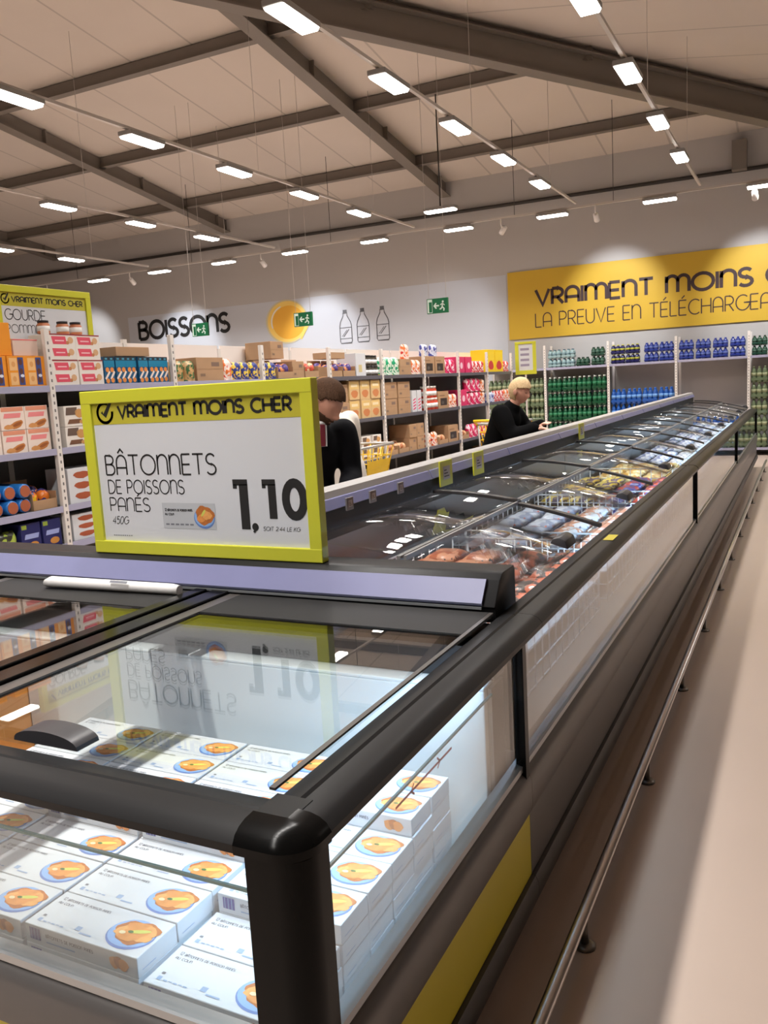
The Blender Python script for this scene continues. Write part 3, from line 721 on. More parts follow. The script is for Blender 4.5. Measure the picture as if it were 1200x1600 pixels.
# ================================================================== FISH BOXES AND SIGNS
PLATE = mat('plate_blue', (140, 178, 226), 0.5); PLATE2 = mat('plate_shade_blue', (96, 128, 190), 0.5)
FRY = mat('fried_orange', (226, 146, 74), 0.6, var=0.3, vscale=60); FRYD = mat('fried_brown', (186, 108, 48), 0.6, var=0.4, vscale=80)
FRYL = mat('fried_light', (236, 164, 92), 0.6, var=0.25, vscale=70)
LEM = mat('lemon', (208, 206, 96), 0.6); PURP = mat('print_purple', (92, 88, 150), 0.6); PALEINK = mat('print_pale_blue', (150, 170, 200), 0.7); GREENP = mat('print_green', (70, 110, 60), 0.6)
BW, BD, BH = 0.305, 0.114, 0.0445
def fish_box_mesh():
    b = B(); b.box(-BW / 2, BW / 2, -BD / 2, BD / 2, 0, BH - 0.0006, CARD, 0.0012, seg=1)
    fr = frame((-BW / 2, -BD / 2, BH - 0.0006), (1, 0, 0), (0, 1, 0))
    b.disc(fr, 0.243, 0.053, 0.056, 0.044, PLATE2, 0.0004, 26); b.disc(fr, 0.242, 0.056, 0.054, 0.041, PLATE, 0.0007, 26)
    b.disc(fr, 0.249, 0.061, 0.049, 0.034, FRYD, 0.0010, 30, wob=0.09, rot=0.1)
    for qi, (x, y, a, c, r) in enumerate(((0.220, 0.057, 0.020, 0.015, 0.5), (0.245, 0.076, 0.030, 0.014, 0.1), (0.266, 0.054, 0.028, 0.015, -0.2), (0.243, 0.045, 0.028, 0.013, 0.2), (0.276, 0.071, 0.019, 0.013, -0.5), (0.25, 0.06, 0.03, 0.016, 0.3))):
        b.disc(fr, x, y, a, c, FRY if qi % 2 else FRYL, 0.0013 + 0.0001 * qi, 14, wob=0.08, rot=r)
    b.disc(fr, 0.256, 0.064, 0.024, 0.0055, LEM, 0.0021, 12, rot=0.35); b.disc(fr, 0.238, 0.057, 0.007, 0.004, GREENP, 0.0024, 8); b.disc(fr, 0.222, 0.05, 0.008, 0.005, mat('sauce', (235, 215, 170), 0.5), 0.0024, 8)
    b.text(fr, '12 bâtonnets de poisson panés', 0.016, 0.088, 0.0085, 0.0012, GREYINK, width=0.135, e=0.0006)
    b.text(fr, 'au colin', 0.016, 0.075, 0.0085, 0.0012, GREYINK, width=0.04, e=0.0006)
    b.rect(fr, 0.02, 0.014, 0.03, 0.024, PALEINK); 
    for q in range(5): b.rect(fr, 0.036 + 0.012 * q, 0.015 + 0.0015 * (q % 2), 0.045 + 0.012 * q, 0.0185, PALEINK)
    b.rect(fr, 0.12, 0.02, 0.134, 0.032, PALEINK); b.rect(fr, 0.138, 0.014, 0.17, 0.018, PALEINK); b.rect(fr, 0.02, 0.03, 0.028, 0.036, GREYINK)
    fr = frame((-BW / 2, -BD / 2, 0), (1, 0, 0), (0, 0, 1))
    b.rect(fr, 0.014, 0.012, 0.044, 0.038, PURP)
    for q in range(3): b.rect(fr, 0.018 + q * 0.009, 0.012, 0.020 + q * 0.009, 0.038, PALEINK, 0.0012)
    b.text(fr, 'bâtonnets de poisson panés', 0.06, 0.024, 0.009, 0.0014, GREYINK, width=0.13)
    b.rect(fr, 0.06, 0.012, 0.14, 0.015, PALEINK)
    for q in range(3): b.disc(fr, 0.246 + 0.012 * q, 0.021 + 0.003 * (q % 2), 0.013, 0.013, FRYD if q % 2 else FRY, 0.0008 + 0.0003 * q, 12, wob=0.08)
    fr = frame((BW / 2, -BD / 2, 0), (0, 1, 0), (0, 0, 1))
    b.rect(fr, 0.012, 0.012, 0.05, 0.014, PALEINK)
    return b.obj('fish_finger_box')
FB = Kit(fish_box_mesh())
rnd = random.Random(3)
COLS = [(-1.118, 'corner post column', [4, 4, 5, 5, 5, 6, 6]), (-1.434, 'second column from corner post', [5, 5, 5, 6, 6, 6, 6]), (-1.75, 'third column from corner post', [5, 5, 5, 6, 6, 6, 6]), (-2.066, 'column under lid divider', [5, 5, 5, 5, 6, 6, 6])]
riser = bpy.data.objects['end_freezer']
for ci, (x0, ph, lv) in enumerate(COLS):
    for r, n in enumerate(lv):
        y = 1.082 + BD / 2 + r * (BD + 0.003)
        lo = 0 if (ci == 0 or r == 0) else n - 1 - (1 if n > lv[r - 1] else 0)
        if lo > 0:
            b = B(); b.box(x0 + 0.005, x0 + BW - 0.005, y - BD / 2, y + BD / 2, 0.321, 0.322 + lo * BH - 0.0005, TUBW); b.obj('riser', riser)
        for k in range(lo, n):
            top = k == n - 1
            rown = 'front row' if r == 0 else ('back row' if r == 6 else '%s row from front' % ORD[r])
            pos = 'topmost' if top else '%s from top' % ORD[n - 1 - k]
            FB.place((x0 + BW / 2 + rnd.uniform(-0.003, 0.003), y + rnd.uniform(-0.0006, 0.0006), 0.322 + k * BH), rnd.uniform(-0.004, 0.004),
                     'white fish finger box, %s, %s, %s' % (pos, rown, ph), 'box', 'fish finger boxes stacked in the end freezer')

def logo(b, fr, cx, cy, r, m, wd):
    b.stroke(fr, [(cx + x * r, cy + y * r) for x, y in arc(0, 0, 1, 1, 62, 368, 26)], wd, m)
    b.stroke(fr, [(cx - 0.42 * r, cy + 0.12 * r), (cx - 0.05 * r, cy - 0.3 * r), (cx + 0.98 * r, cy + 1.2 * r)], wd, m, 0.0012)
def price_sign(loc, rz, w_, h_, label, body):
    t = thing('price_sign', label, 'sign', loc, rz, None)
    fw = 0.047
    b = B()
    b.box(0, w_, -0.012, 0.03, 0, fw, YEL, 0.003); b.box(0, w_, -0.012, 0.03, h_ - fw, h_, YEL, 0.003)
    b.box(0, fw, -0.011, 0.029, fw - 0.004, h_ - fw + 0.004, YEL, 0.002); b.box(w_ - fw, w_, -0.011, 0.029, fw - 0.004, h_ - fw + 0.004, YEL, 0.002)
    b.obj('frame', t)
    b = B(); b.box(fw - 0.005, w_ - fw + 0.005, 0.0, 0.02, fw - 0.005, h_ - fw + 0.005, CARD)
    fr = frame((0, 0, 0), (1, 0, 0), (0, 0, 1))
    hb = h_ * 0.795
    b.rect(fr, fw - 0.005, hb, w_ - fw + 0.005, h_ - fw + 0.005, HEAD)
    s = w_ / 1.005
    logo(b, fr, 0.107 * w_, h_ * 0.865, 0.036 * s, INK, 0.0115 * s)
    body(b, fr, w_, h_, s)
    b.obj('panel', t)
    return t
def body1(b, fr, w_, h_, s):
    b.text(fr, 'VRAIMENT MOINS CHER', 0.172 * w_, h_ * 0.832, 0.043, 0.0105, INK, width=0.742 * w_, e=0.0015)
    b.text(fr, 'BÂTONNETS', 0.085 * w_, h_ * 0.487, 0.072, 0.0066, INK, width=0.505 * w_)
    b.text(fr, 'DE POISSONS', 0.088 * w_, h_ * 0.372, 0.05, 0.0045, INK, width=0.355 * w_)
    b.text(fr, 'PANÉS', 0.088 * w_, h_ * 0.263, 0.05, 0.0045, INK, width=0.19 * w_)
    b.text(fr, '450G', 0.09 * w_, h_ * 0.183, 0.028, 0.0024, INK, width=0.075 * w_, slant=0.25)
    for q in range(9): b.rect(fr, 0.09 * w_ + q * 0.0105, h_ * 0.108, 0.09 * w_ + q * 0.0105 + 0.007, h_ * 0.114, GREYINK)
    x0, x1, z0, z1 = 0.335 * w_, 0.572 * w_, h_ * 0.165, h_ * 0.318
    b.rect(fr, x0, z0, x1, z1, mat('picture_grey', (188, 190, 194), 0.6))
    b.text(fr, '12 bâtonnets de poisson panés', x0 + 0.012, z1 - 0.03, 0.010, 0.002, INK, width=0.125, e=0.0012); b.text(fr, 'au colin', x0 + 0.012, z1 - 0.045, 0.010, 0.002, INK, width=0.04, e=0.0012)
    for q in range(6): b.rect(fr, x0 + 0.012 + q * 0.022, z0 + 0.012, x0 + 0.028 + q * 0.022, z0 + 0.018, GREYINK, 0.0012)
    cx, cy = x0 + 0.188, z0 + 0.046
    b.disc(fr, cx, cy - 0.006, 0.046, 0.038, PLATE2, 0.0012, 24); b.disc(fr, cx, cy - 0.003, 0.043, 0.034, PLATE, 0.0015, 24)
    b.disc(fr, cx + 0.003, cy + 0.004, 0.04, 0.034, FRYD, 0.0018, 22, wob=0.08); b.disc(fr, cx - 0.008, cy - 0.004, 0.026, 0.014, FRY, 0.0021, 14, wob=0.1, rot=0.5); b.disc(fr, cx + 0.014, cy + 0.004, 0.02, 0.016, FRYL, 0.0023, 14, wob=0.1)
    b.disc(fr, cx - 0.002, cy + 0.012, 0.016, 0.005, LEM, 0.0026, 10, rot=0.9)
    # big price
    def bar(x0, z0, x1, z1): b.rect(fr, x0 * w_, z0 * h_, x1 * w_, z1 * h_, INK)
    bar(0.655, 0.424, 0.716, 0.458); bar(0.680, 0.172, 0.716, 0.43)
    bar(0.655, 0.405, 0.672, 0.43)
    b.disc(fr, 0.736 * w_, 0.187 * h_, 0.0135, 0.014, INK, n=16); b.stroke(fr, [(0.739 * w_, 0.18 * h_), (0.729 * w_, 0.155 * h_)], 0.009, INK, 0.0012)
    bar(0.775, 0.424, 0.829, 0.458); bar(0.798, 0.236, 0.829, 0.43); bar(0.775, 0.408, 0.79, 0.43)
    b.stroke(fr, [(0.902 * w_ + 0.035 * x * w_, 0.346 * h_ + 0.092 * y * h_) for x, y in arc(0, 0, 1, 1, 0, 345, 23)], 0.031, INK, closed=True)
    b.text(fr, 'SOIT 2.44 LE KG', 0.768 * w_, 0.168 * h_, 0.0135, 0.0016, INK, width=0.145 * w_, slant=0.2)
price_sign((-2.421, 2.352, 1.0335), 0, 1.006, 0.607, 'large yellow framed price sign for fish fingers standing on the price rail', body1)
def body2(b, fr, w_, h_, s):
    b.text(fr, 'VRAIMENT MOINS CHER', 0.17 * w_, h_ * 0.838, 0.036, 0.008, INK, width=0.74 * w_, e=0.0015)
    b.text(fr, 'GOURDE', 0.09 * w_, h_ * 0.66, 0.07, 0.006, INK, width=0.40 * w_)
    b.text(fr, 'POMME', 0.09 * w_, h_ * 0.53, 0.055, 0.0045, INK, width=0.33 * w_)
price_sign((-4.81, 4.0, 1.742), PI / 2, 0.85, 0.67, 'yellow framed price sign rising behind the boxes on the shelving top', body2)

# ================================================================== FROZEN GOODS IN THE ROWS
def bag_mesh(name, w_, l_, t_, m, seed, n=9):
    r = random.Random(seed); b = B(); tb = bmesh.new()
    def P(i, j, s):
        u, v = -1 + 2 * i / n, -1 + 2 * j / n
        k = max(0.0, (1 - abs(u) ** 3) * (1 - abs(v) ** 4)) ** 0.5
        return Vector((w_ / 2 * u * (1 - 0.06 * (1 - abs(v))), l_ / 2 * v, t_ / 2 + s * t_ / 2 * k * (0.85 + 0.15 * math.sin(5 * u + seed) * math.cos(4 * v + 2 * seed))))
    up = [[tb.verts.new(P(i, j, 1)) for j in range(n + 1)] for i in range(n + 1)]
    dn = [[up[i][j] if i in (0, n) or j in (0, n) else tb.verts.new(P(i, j, -1)) for j in range(n + 1)] for i in range(n + 1)]
    for i in range(n):
        for j in range(n):
            f = tb.faces.new((up[i][j], up[i + 1][j], up[i + 1][j + 1], up[i][j + 1])); f.smooth = True
            try:
                f = tb.faces.new((dn[i][j + 1], dn[i + 1][j + 1], dn[i + 1][j], dn[i][j])); f.smooth = True
            except ValueError: pass
    b.merge(tb, m)
    return b.obj(name)
WIRE = mat('white_wire', (232, 234, 238), 0.35)
def basket(k, a, c, xa=-1.56, xb=-0.80):
    t = thing('wire_basket', 'white wire basket in the right freezer row, %s from the sign' % ORD[k], 'basket', (0, 0, 0), 0, 'white wire baskets in the freezer row')
    b = B(); z0, z1 = 0.563, 0.875; r = 0.0035
    for z in (z0 + 0.01, 0.64, 0.72, 0.80, z1):
        b.tube([(xa, a, z), (xb, a, z), (xb, c, z), (xa, c, z)], r if z < z1 else 0.005, WIRE, 6, closed=True)
    x = xa
    while x <= xb + 0.001:
        for y in (a, c): b.tube([(x, y, z0), (x, y, z1)], r, WIRE, 5)
        x += 0.076
    y = a
    while y <= c + 0.001:
        for x in (xa, xb): b.tube([(x, y, z0), (x, y, z1)], r, WIRE, 5)
        y += 0.0885
    b.obj('wires', t)
    b = B(); b.box(xa + 0.01, xb - 0.01, a + 0.01, c - 0.01, 0.695, 0.70, TUBW); b.obj('shelf_plate', t)
SECT = [
    (('shrimp bag', film('shrimp_film', [(92, 64, 52), (186, 104, 70), (218, 150, 116), (74, 62, 58)], 12), (0.20, 0.26, 0.07)), ('seafood bag', film('seafood_film', [(206, 128, 96), (74, 60, 56), (184, 98, 70), (226, 214, 202)], 14), (0.19, 0.25, 0.07))),
    (('white frozen bag', film('white_film', [(214, 220, 232), (196, 204, 220), (150, 160, 186), (200, 110, 90)], 10), (0.20, 0.26, 0.06)), ('pale fish bag', film('pale_film', [(226, 226, 228), (206, 150, 124), (214, 220, 230), (130, 136, 160)], 10), (0.19, 0.25, 0.06))),
    (('yellow fries bag', film('fries_film', [(226, 190, 60), (238, 216, 110), (96, 74, 110), (232, 200, 70)], 8, stretch=(3, 1, 1)), (0.20, 0.28, 0.06)), ('orange snack bag', film('snack_film', [(226, 160, 80), (190, 70, 50), (70, 70, 150), (236, 190, 120)], 12), (0.18, 0.24, 0.06))),
    (('golden potato bag', film('potato_film', [(222, 188, 92), (206, 160, 62), (240, 224, 168), (190, 140, 60)], 7), (0.22, 0.28, 0.07)), ('amber potato bag', film('amber_film', [(214, 170, 84), (232, 206, 140), (190, 140, 70), (226, 190, 100)], 9), (0.2, 0.26, 0.07))),
    (('blue and white ice bag', film('ice_film', [(206, 212, 228), (120, 132, 176), (224, 228, 236), (90, 100, 150)], 8), (0.21, 0.27, 0.06)), ('silver grey frozen bag', film('silver_film', [(196, 198, 206), (166, 168, 180), (216, 216, 222), (120, 122, 136)], 8), (0.2, 0.26, 0.06))),
]
for k in range(8):
    a, c = YS + PITCH * k + 0.09, YS + PITCH * (k + 1) - 0.09
    if k == 7: c = YEND - 0.2
    if k < 3: basket(k, a, c)
    kinds = SECT[min(k, 4)]
    for side, (nm, m, (bw, bl, bt)) in enumerate(kinds):
        kit = getattr(m, '_none', None)
        protos = [Kit(bag_mesh(nm.replace(' ', '_'), bw * 0.80, bl * 0.85, bt, m, 11 * k + 3 * side + q)) for q in range(2)]
        xa, xb = ((-1.545, -1.185), (-1.175, -0.815))[side]
        nx, ny = 2, 5
        z0 = 0.702 if k < 3 else 0.562
        cnt = 0
        layers = 2 if k < 3 else 3
        for ly in range(layers):
            for i in range(nx):
                for j in range(ny if k < 6 else 4):
                    if ly < layers - 1 and k >= 3 and ly > 0 and False: continue
                    x = xa + (xb - xa) * (i + 0.5) / nx + rnd.uniform(-0.003, 0.003)
                    y = a + 0.03 + (c - a - 0.06) * (j + 0.5) / (ny if k < 6 else 4) + rnd.uniform(-0.006, 0.006)
                    kt = protos[(i + j + ly) % 2]
                    lay = 'top' if ly == layers - 1 else ('lower' if layers == 2 else ('middle', 'bottom')[ly == 0])
                    kt.place((x, y, z0 + ly * (bt + 0.006)), (rnd.uniform(-0.025, 0.025) if ly else 0, rnd.uniform(-0.03, 0.03) if ly else 0, rnd.uniform(-0.09, 0.09)),
                             '%s, %s layer, %s of ten, %s lid section from the sign' % (nm, lay, ORD[i * (ny if k < 6 else 4) + j], ORD[k]), 'frozen bag', '%ss in the %s lid section' % (nm, ORD[k]))
# orange carton under the left lid
ORC = mat('orange_card', (226, 140, 60), 0.6)
t = thing('open_carton', 'open orange carton in the left half of the end freezer', 'carton', (-2.52, 1.68, 0.322))
b = B()
for bx in ((-0.2, 0.2, -0.2, 0.2, 0, 0.004), (-0.2, -0.196, -0.2, 0.2, 0.004, 0.36), (0.196, 0.2, -0.2, 0.2, 0.004, 0.36), (-0.2, 0.2, 0.196, 0.2, 0.004, 0.42), (-0.2, 0.2, -0.2, -0.196, 0.004, 0.30)): b.box(*bx, ORC)
b.obj('body', t)
for i in range(6):
    o = bag_mesh('snack_bag', 0.12, 0.34, 0.10, SECT[2][1][1], 40 + i); o.location = (-2.52 + (-0.125 + 0.125 * (i % 3)), 1.68, 0.330 + 0.17 * (i // 3)); tag(o, 'bag of frozen snacks in the orange carton, %s of six' % ORD[i], 'frozen bag', 'bags in the orange carton')
# ================================================================== SHELVING WITH GROCERIES
PANW = mat('back_panel_white', (236, 226, 220), 0.6); PANG = mat('back_panel_shade_grey', (112, 108, 106), 0.6); PANL = mat('back_panel_pale', (184, 180, 178), 0.6); STRIPD = mat('shelf_strip_shaded', (92, 90, 98), 0.4)  # PANG and STRIPD carry the shelf shadow in their colour
STRIP = mat('shelf_strip', (168, 166, 190), 0.3)
def shelf_unit(width, levels, depth, top, label, grp, loc, rz, end_post=False, base=True, backh=None, strip=None, pan=None):
    strip = strip or STRIP; pan = pan or PANG
    """front at y=0, running back to +y"""
    t = thing('shelving_unit', label, 'shelf', loc, rz, grp)
    for px in ([0, width] if end_post else [0]):
        b = B(); b.box(px - 0.022, px + 0.022, -0.004, 0.03, 0, top, POSTW, 0.003)
        z = 0.15
        while z < top - 0.05: b.box(px - 0.006, px + 0.006, -0.0045, -0.0035, z, z + 0.02, PANG); z += 0.05
        b.obj('upright', t)
        b = B(); b.box(px - 0.022, px + 0.022, depth - 0.03, depth, 0, top, POSTW); b.obj('upright', t)
    for z in levels:
        b = B(); b.box(0.024, width - 0.024, 0.006, depth - 0.032, z - 0.03, z, SHELFG, 0.002); s = b.obj('shelf', t)
        b = B(); b.box(0.024, width - 0.024, -0.002, 0.005, z - 0.04, z + 0.004, strip, 0.001); b.obj('price_strip', s)
    b = B(); bh = backh or top
    b.box(0.022, width - 0.022, depth - 0.024, depth - 0.012, 0.1, min(levels[0] - 0.03, bh), pan)
    if bh > levels[0]: b.box(0.022, width - 0.022, depth - 0.024, depth - 0.012, levels[0], bh, PANW)
    b.obj('back_panel', t)
    if base:
        b = B(); b.box(0.024, width - 0.024, 0.03, depth - 0.03, 0, 0.10, PANG); b.obj('plinth', t)
    return t
BAYS = ['leftmost bay', 'second bay', 'third bay', 'fourth bay', 'fifth bay', 'sixth bay', 'seventh bay', 'eighth bay', 'ninth bay']
GX, P0, PW = -4.55, 4.17, 1.26
LV = [[1.725, 1.30, 0.905, 0.645], [1.725, 1.30, 0.905, 0.645]] + [[1.725, 1.24, 0.745, 0.34]] * 7
for k in range(9):
    shelf_unit(PW, LV[k], 0.52, 2.10 if k < 3 else 2.04, ('white-posted grocery shelving, %s from the left' % BAYS[k]) if k else 'white-posted grocery shelving, leftmost bay', 'grocery shelving bays', (GX, P0 + PW * (k - 1), 0), PI / 2, end_post=(k == 8), backh=2.07, strip=STRIP if k < 3 else STRIPD)  # far bays take the strip colour darkened for shadow

class Item:
    def __init__(s, name, desc, cat, wd, dp, ht, draw):
        s.name, s.desc, s.cat, s.w, s.d, s.h, s.draw, s.kit = name, desc, cat, wd, dp, ht, draw, None
    def get(s):
        if s.kit is None:
            b = B(); s.draw(b, s.w, s.d, s.h); s.kit = Kit(b.obj(s.name))
        return s.kit
def carton(m, prints=None):
    def draw(b, w_, d_, h_):
        b.box(-w_ / 2 + 0.001, w_ / 2 - 0.001, 0, d_, 0, h_ - 0.001, m, 0.0015, seg=1)
        if prints: prints(b, frame((-w_ / 2, 0, 0), (1, 0, 0), (0, 0, 1)), w_, h_)
    return draw
def C(r, g, b_): return mat('ink_%d_%d_%d' % (r, g, b_), (r, g, b_), 0.5)
def pr_orange(b, f, w_, h_):
    for i in range(2):
        for j in range(2):
            x = w_ * (0.05 + 0.48 * i); z = h_ * (0.06 + 0.47 * j)
            b.rect(f, x, z, x + w_ * 0.20, z + h_ * 0.40, C(240, 190, 130)); b.disc(f, x + w_ * 0.1, z + h_ * 0.2, w_ * 0.05, h_ * 0.09, C(224, 160, 96), 0.0014)
    for i in range(2):
        x = w_ * (0.27 + 0.48 * i); b.rect(f, x, h_ * 0.06, x + w_ * 0.15, h_ * 0.95, C(62, 78, 140))
        for z in (0.22, 0.5, 0.8): b.disc(f, x + w_ * 0.07, h_ * z, w_ * 0.05, h_ * 0.1, C(96, 58, 50), 0.0014)
        b.disc(f, x + w_ * 0.09, h_ * 0.36, w_ * 0.05, h_ * 0.05, C(224, 226, 240), 0.0016)
def pr_pink(b, f, w_, h_):
    for j in range(2):
        z = h_ * (0.10 + 0.46 * j)
        b.rect(f, w_ * 0.12, z + h_ * 0.04, w_ * 0.66, z + h_ * 0.34, C(222, 84, 104), skew=-w_ * 0.05)
        b.rect(f, w_ * 0.2, z + h_ * 0.15, w_ * 0.55, z + h_ * 0.2, C(244, 190, 196), 0.0013)
        b.disc(f, w_ * 0.8, z + h_ * 0.2, w_ * 0.11, h_ * 0.13, C(214, 170, 128)); b.disc(f, w_ * 0.68, z + h_ * 0.1, w_ * 0.06, h_ * 0.07, C(196, 130, 84), 0.0012)
    b.rect(f, 0, h_ * 0.95, w_, h_, C(150, 60, 66))
def pr_drink(b, f, w_, h_):
    b.rect(f, 0, h_ * 0.62, w_, h_ * 0.86, C(22, 128, 168)); b.rect(f, 0, h_ * 0.86, w_, h_, C(40, 50, 60))
    for x, z in ((0.28, 0.52), (0.72, 0.52), (0.25, 0.12), (0.72, 0.14)): b.disc(f, w_ * x, h_ * z, w_ * 0.17, h_ * 0.09, C(228, 142, 70), 0.0014)
    b.stroke(f, [(w_ * 0.05, h_ * 0.18), (w_ * 0.5, h_ * 0.46)], w_ * 0.16, C(238, 224, 214), 0.0012); b.stroke(f, [(w_ * 0.55, h_ * 0.18), (w_ * 0.95, h_ * 0.46)], w_ * 0.16, C(238, 224, 214), 0.0012)
    for x in (0.25, 0.75): b.rect(f, w_ * (x - 0.12), h_ * 0.89, w_ * (x + 0.1), h_ * 0.95, C(70, 150, 180), 0.0012)
def pr_wafer(b, f, w_, h_):
    b.rect(f, 0.01, h_ * 0.80, w_ - 0.01, h_ * 0.98, C(226, 150, 120)); b.rect(f, w_ * 0.12, h_ * 0.52, w_ * 0.8, h_ * 0.72, C(236, 140, 140), skew=0.01)
    b.disc(f, w_ * 0.62, h_ * 0.22, w_ * 0.3, h_ * 0.15, C(196, 126, 66), rot=0.3, wob=0.06); b.disc(f, w_ * 0.3, h_ * 0.14, w_ * 0.2, h_ * 0.1, C(214, 150, 90), 0.0012, wob=0.06); b.disc(f, w_ * 0.66, h_ * 0.24, w_ * 0.2, h_ * 0.07, C(160, 92, 48), 0.0014, rot=0.3)
def pr_cookie(b, f, w_, h_):
    b.rect(f, w_ * 0.06, h_ * 0.55, w_ * 0.5, h_ * 0.92, C(104, 84, 74), skew=0.01)
    b.disc(f, w_ * 0.66, h_ * 0.62, w_ * 0.22, h_ * 0.22, C(206, 152, 92), wob=0.05); b.rect(f, w_ * 0.1, h_ * 0.12, w_ * 0.6, h_ * 0.34, C(120, 82, 60), skew=0.02); b.disc(f, w_ * 0.74, h_ * 0.2, w_ * 0.14, h_ * 0.1, C(206, 152, 92), 0.0014)
def pr_blobs(b, f, w_, h_):
    for z in (0.2, 0.5, 0.8): b.disc(f, w_ * 0.5, h_ * z, w_ * 0.3, h_ * 0.1, C(168, 84, 54), wob=0.06)
def pr_navy(b, f, w_, h_):
    b.rect(f, w_ * 0.15, h_ * 0.45, w_ * 0.85, h_ * 0.62, C(150, 160, 210), skew=0.01); b.disc(f, w_ * 0.6, h_ * 0.22, w_ * 0.25, h_ * 0.12, C(190, 130, 60)); b.rect(f, w_ * 0.05, h_ * 0.8, w_ * 0.3, h_ * 0.95, C(150, 170, 60))
def pr_win(b, f, w_, h_):
    b.rect(f, w_ * 0.18, h_ * 0.18, w_ * 0.82, h_ * 0.6, C(50, 38, 36)); b.disc(f, w_ * 0.4, h_ * 0.34, w_ * 0.12, h_ * 0.1, C(90, 84, 80), 0.0012); b.rect(f, w_ * 0.1, h_ * 0.72, w_ * 0.6, h_ * 0.78, C(140, 104, 74))
def pr_plain(b, f, w_, h_):
    b.rect(f, 0, h_ * 0.5, w_, h_ * 0.512, C(140, 108, 80)); b.rect(f, w_ * 0.55, h_ * 0.62, w_ * 0.85, h_ * 0.8, C(130, 106, 92))
    b.rect(f, w_ * 0.12, h_ * 0.2, w_ * 0.3, h_ * 0.32, C(134, 108, 88))
def pr_mixed(c1, c2, c3):
    def p(b, f, w_, h_):
        b.rect(f, w_ * 0.05, h_ * 0.55, w_ * 0.95, h_ * 0.93, C(*c1)); b.disc(f, w_ * 0.5, h_ * 0.3, w_ * 0.34, h_ * 0.2, C(*c2), wob=0.06); b.rect(f, w_ * 0.18, h_ * 0.66, w_ * 0.8, h_ * 0.8, C(*c3), 0.0013)
    return p
def upbag(m):
    def draw(b, w_, d_, h_):
        n = 8; tb = bmesh.new()
        def P(i, j, s):
            u, v = -1 + 2 * i / n, -1 + 2 * j / n
            k = max(0, (1 - abs(u) ** 3) * (1 - max(0, v) ** 5 * 0.98)) ** 0.5
            return Vector((w_ / 2 * u * (1 - 0.1 * max(0, v)), d_ / 2 - s * d_ / 2 * k * (1 - 0.12 * math.sin(4 * u + 5 * v)), h_ * (v + 1) / 2))
        A = [[tb.verts.new(P(i, j, 1)) for j in range(n + 1)] for i in range(n + 1)]
        D = [[A[i][j] if i in (0, n) or j == n else tb.verts.new(P(i, j, -1)) for j in range(n + 1)] for i in range(n + 1)]
        for i in range(n):
            for j in range(n):
                f = tb.faces.new((A[i][j], A[i + 1][j], A[i + 1][j + 1], A[i][j + 1])); f.smooth = True
                try: f = tb.faces.new((D[i][j + 1], D[i + 1][j + 1], D[i + 1][j], D[i][j])); f.smooth = True
                except ValueError: pass
        b.merge(tb, m)
    return draw
def rollpack(m1, m2):
    def draw(b, w_, d_, h_):
        M = Matrix.Translation((0, 0, h_ / 2)) @ Matrix.Rotation(-PI / 2, 4, 'X') 
        r = h_ / 2
        b.lathe([(r * 0.6, 0), (r * 0.97, 0.004), (r, 0.012), (r, d_ - 0.01), (r * 0.6, d_)], m1, 16, (0, 0, 0), M)
        b.lathe([(r * 0.82, -0.002), (r * 0.82, 0.003)], m2, 14, (0, 0, 0), M)
    return draw
def tray(m, content):
    def draw(b, w_, d_, h_):
        for bx in ((-w_ / 2, w_ / 2, 0, d_, 0, 0.004), (-w_ / 2, -w_ / 2 + 0.004, 0, d_, 0, h_ * 0.6), (w_ / 2 - 0.004, w_ / 2, 0, d_, 0, h_ * 0.6), (-w_ / 2, w_ / 2, d_ - 0.004, d_, 0, h_), (-w_ / 2, w_ / 2, 0, 0.004, 0, h_ * 0.35)):
            b.box(*bx, m)
        r = random.Random(int(w_ * 1000))
        n = max(2, int(w_ / 0.075))
        for j in range(2):
            for i in range(n):
                x = -w_ / 2 + w_ * (i + 0.5) / n
                b.ball((x, d_ * (0.3 + 0.36 * j), h_ * (0.42 + 0.1 * j) + r.uniform(-0.01, 0.01)), (w_ / n * 0.47, d_ * 0.2, h_ * 0.33), content, seg=8)
    return draw
def jar(m, lidm):
    def draw(b, w_, d_, h_):
        r = w_ / 2 * 0.96
        b.lathe([(r * 0.9, 0), (r, 0.008), (r, h_ * 0.68), (r * 0.8, h_ * 0.8), (r * 0.8, h_ * 0.82)], m, 14, (0, r, 0))
        b.lathe([(r * 0.86, h_ * 0.82), (r * 0.88, h_ * 0.99), (r * 0.8, h_)], lidm, 14, (0, r, 0))
        b.lathe([(r * 1.01, h_ * 0.2), (r * 1.01, h_ * 0.58)], WHITE, 14, (0, r, 0))
    return draw
WC = mat('cream_carton', (232, 224, 216), 0.55); ORG = mat('orange_case_card', (236, 150, 40), 0.55); PINKM = mat('magenta_card', (214, 50, 104), 0.5)
BLUEP = mat('pack_blue', (42, 116, 190), 0.35); COOK = mat('cookie_brown', (170, 92, 60), 0.6); NAVY = mat('navy_card', (38, 40, 96), 0.4); TEAL = mat('drink_blue', (36, 92, 132), 0.45)
I = {}
def add(key, name, desc, cat, wd, dp, ht, draw): I[key] = Item(name, desc, cat, wd, dp, ht, draw)
add('oc', 'biscuit_case', 'orange case of biscuits', 'case', 0.30, 0.2, 0.20, carton(ORG, pr_orange))
add('op', 'display_box', 'tall plain orange display box', 'box', 0.30, 0.12, 0.21, carton(ORG, lambda b, f, w_, h_: b.rect(f, w_ * 0.1, h_ * 0.35, w_ * 0.5, h_ * 0.5, C(240, 168, 70))))
add('cr', 'carton', 'pale pink-edged carton', 'carton', 0.20, 0.14, 0.11, carton(mat('pale_pink_card', (222, 196, 182), 0.6), lambda b, f, w_, h_: b.rect(f, 0, h_ * 0.9, w_, h_ * 0.97, C(222, 110, 110))))
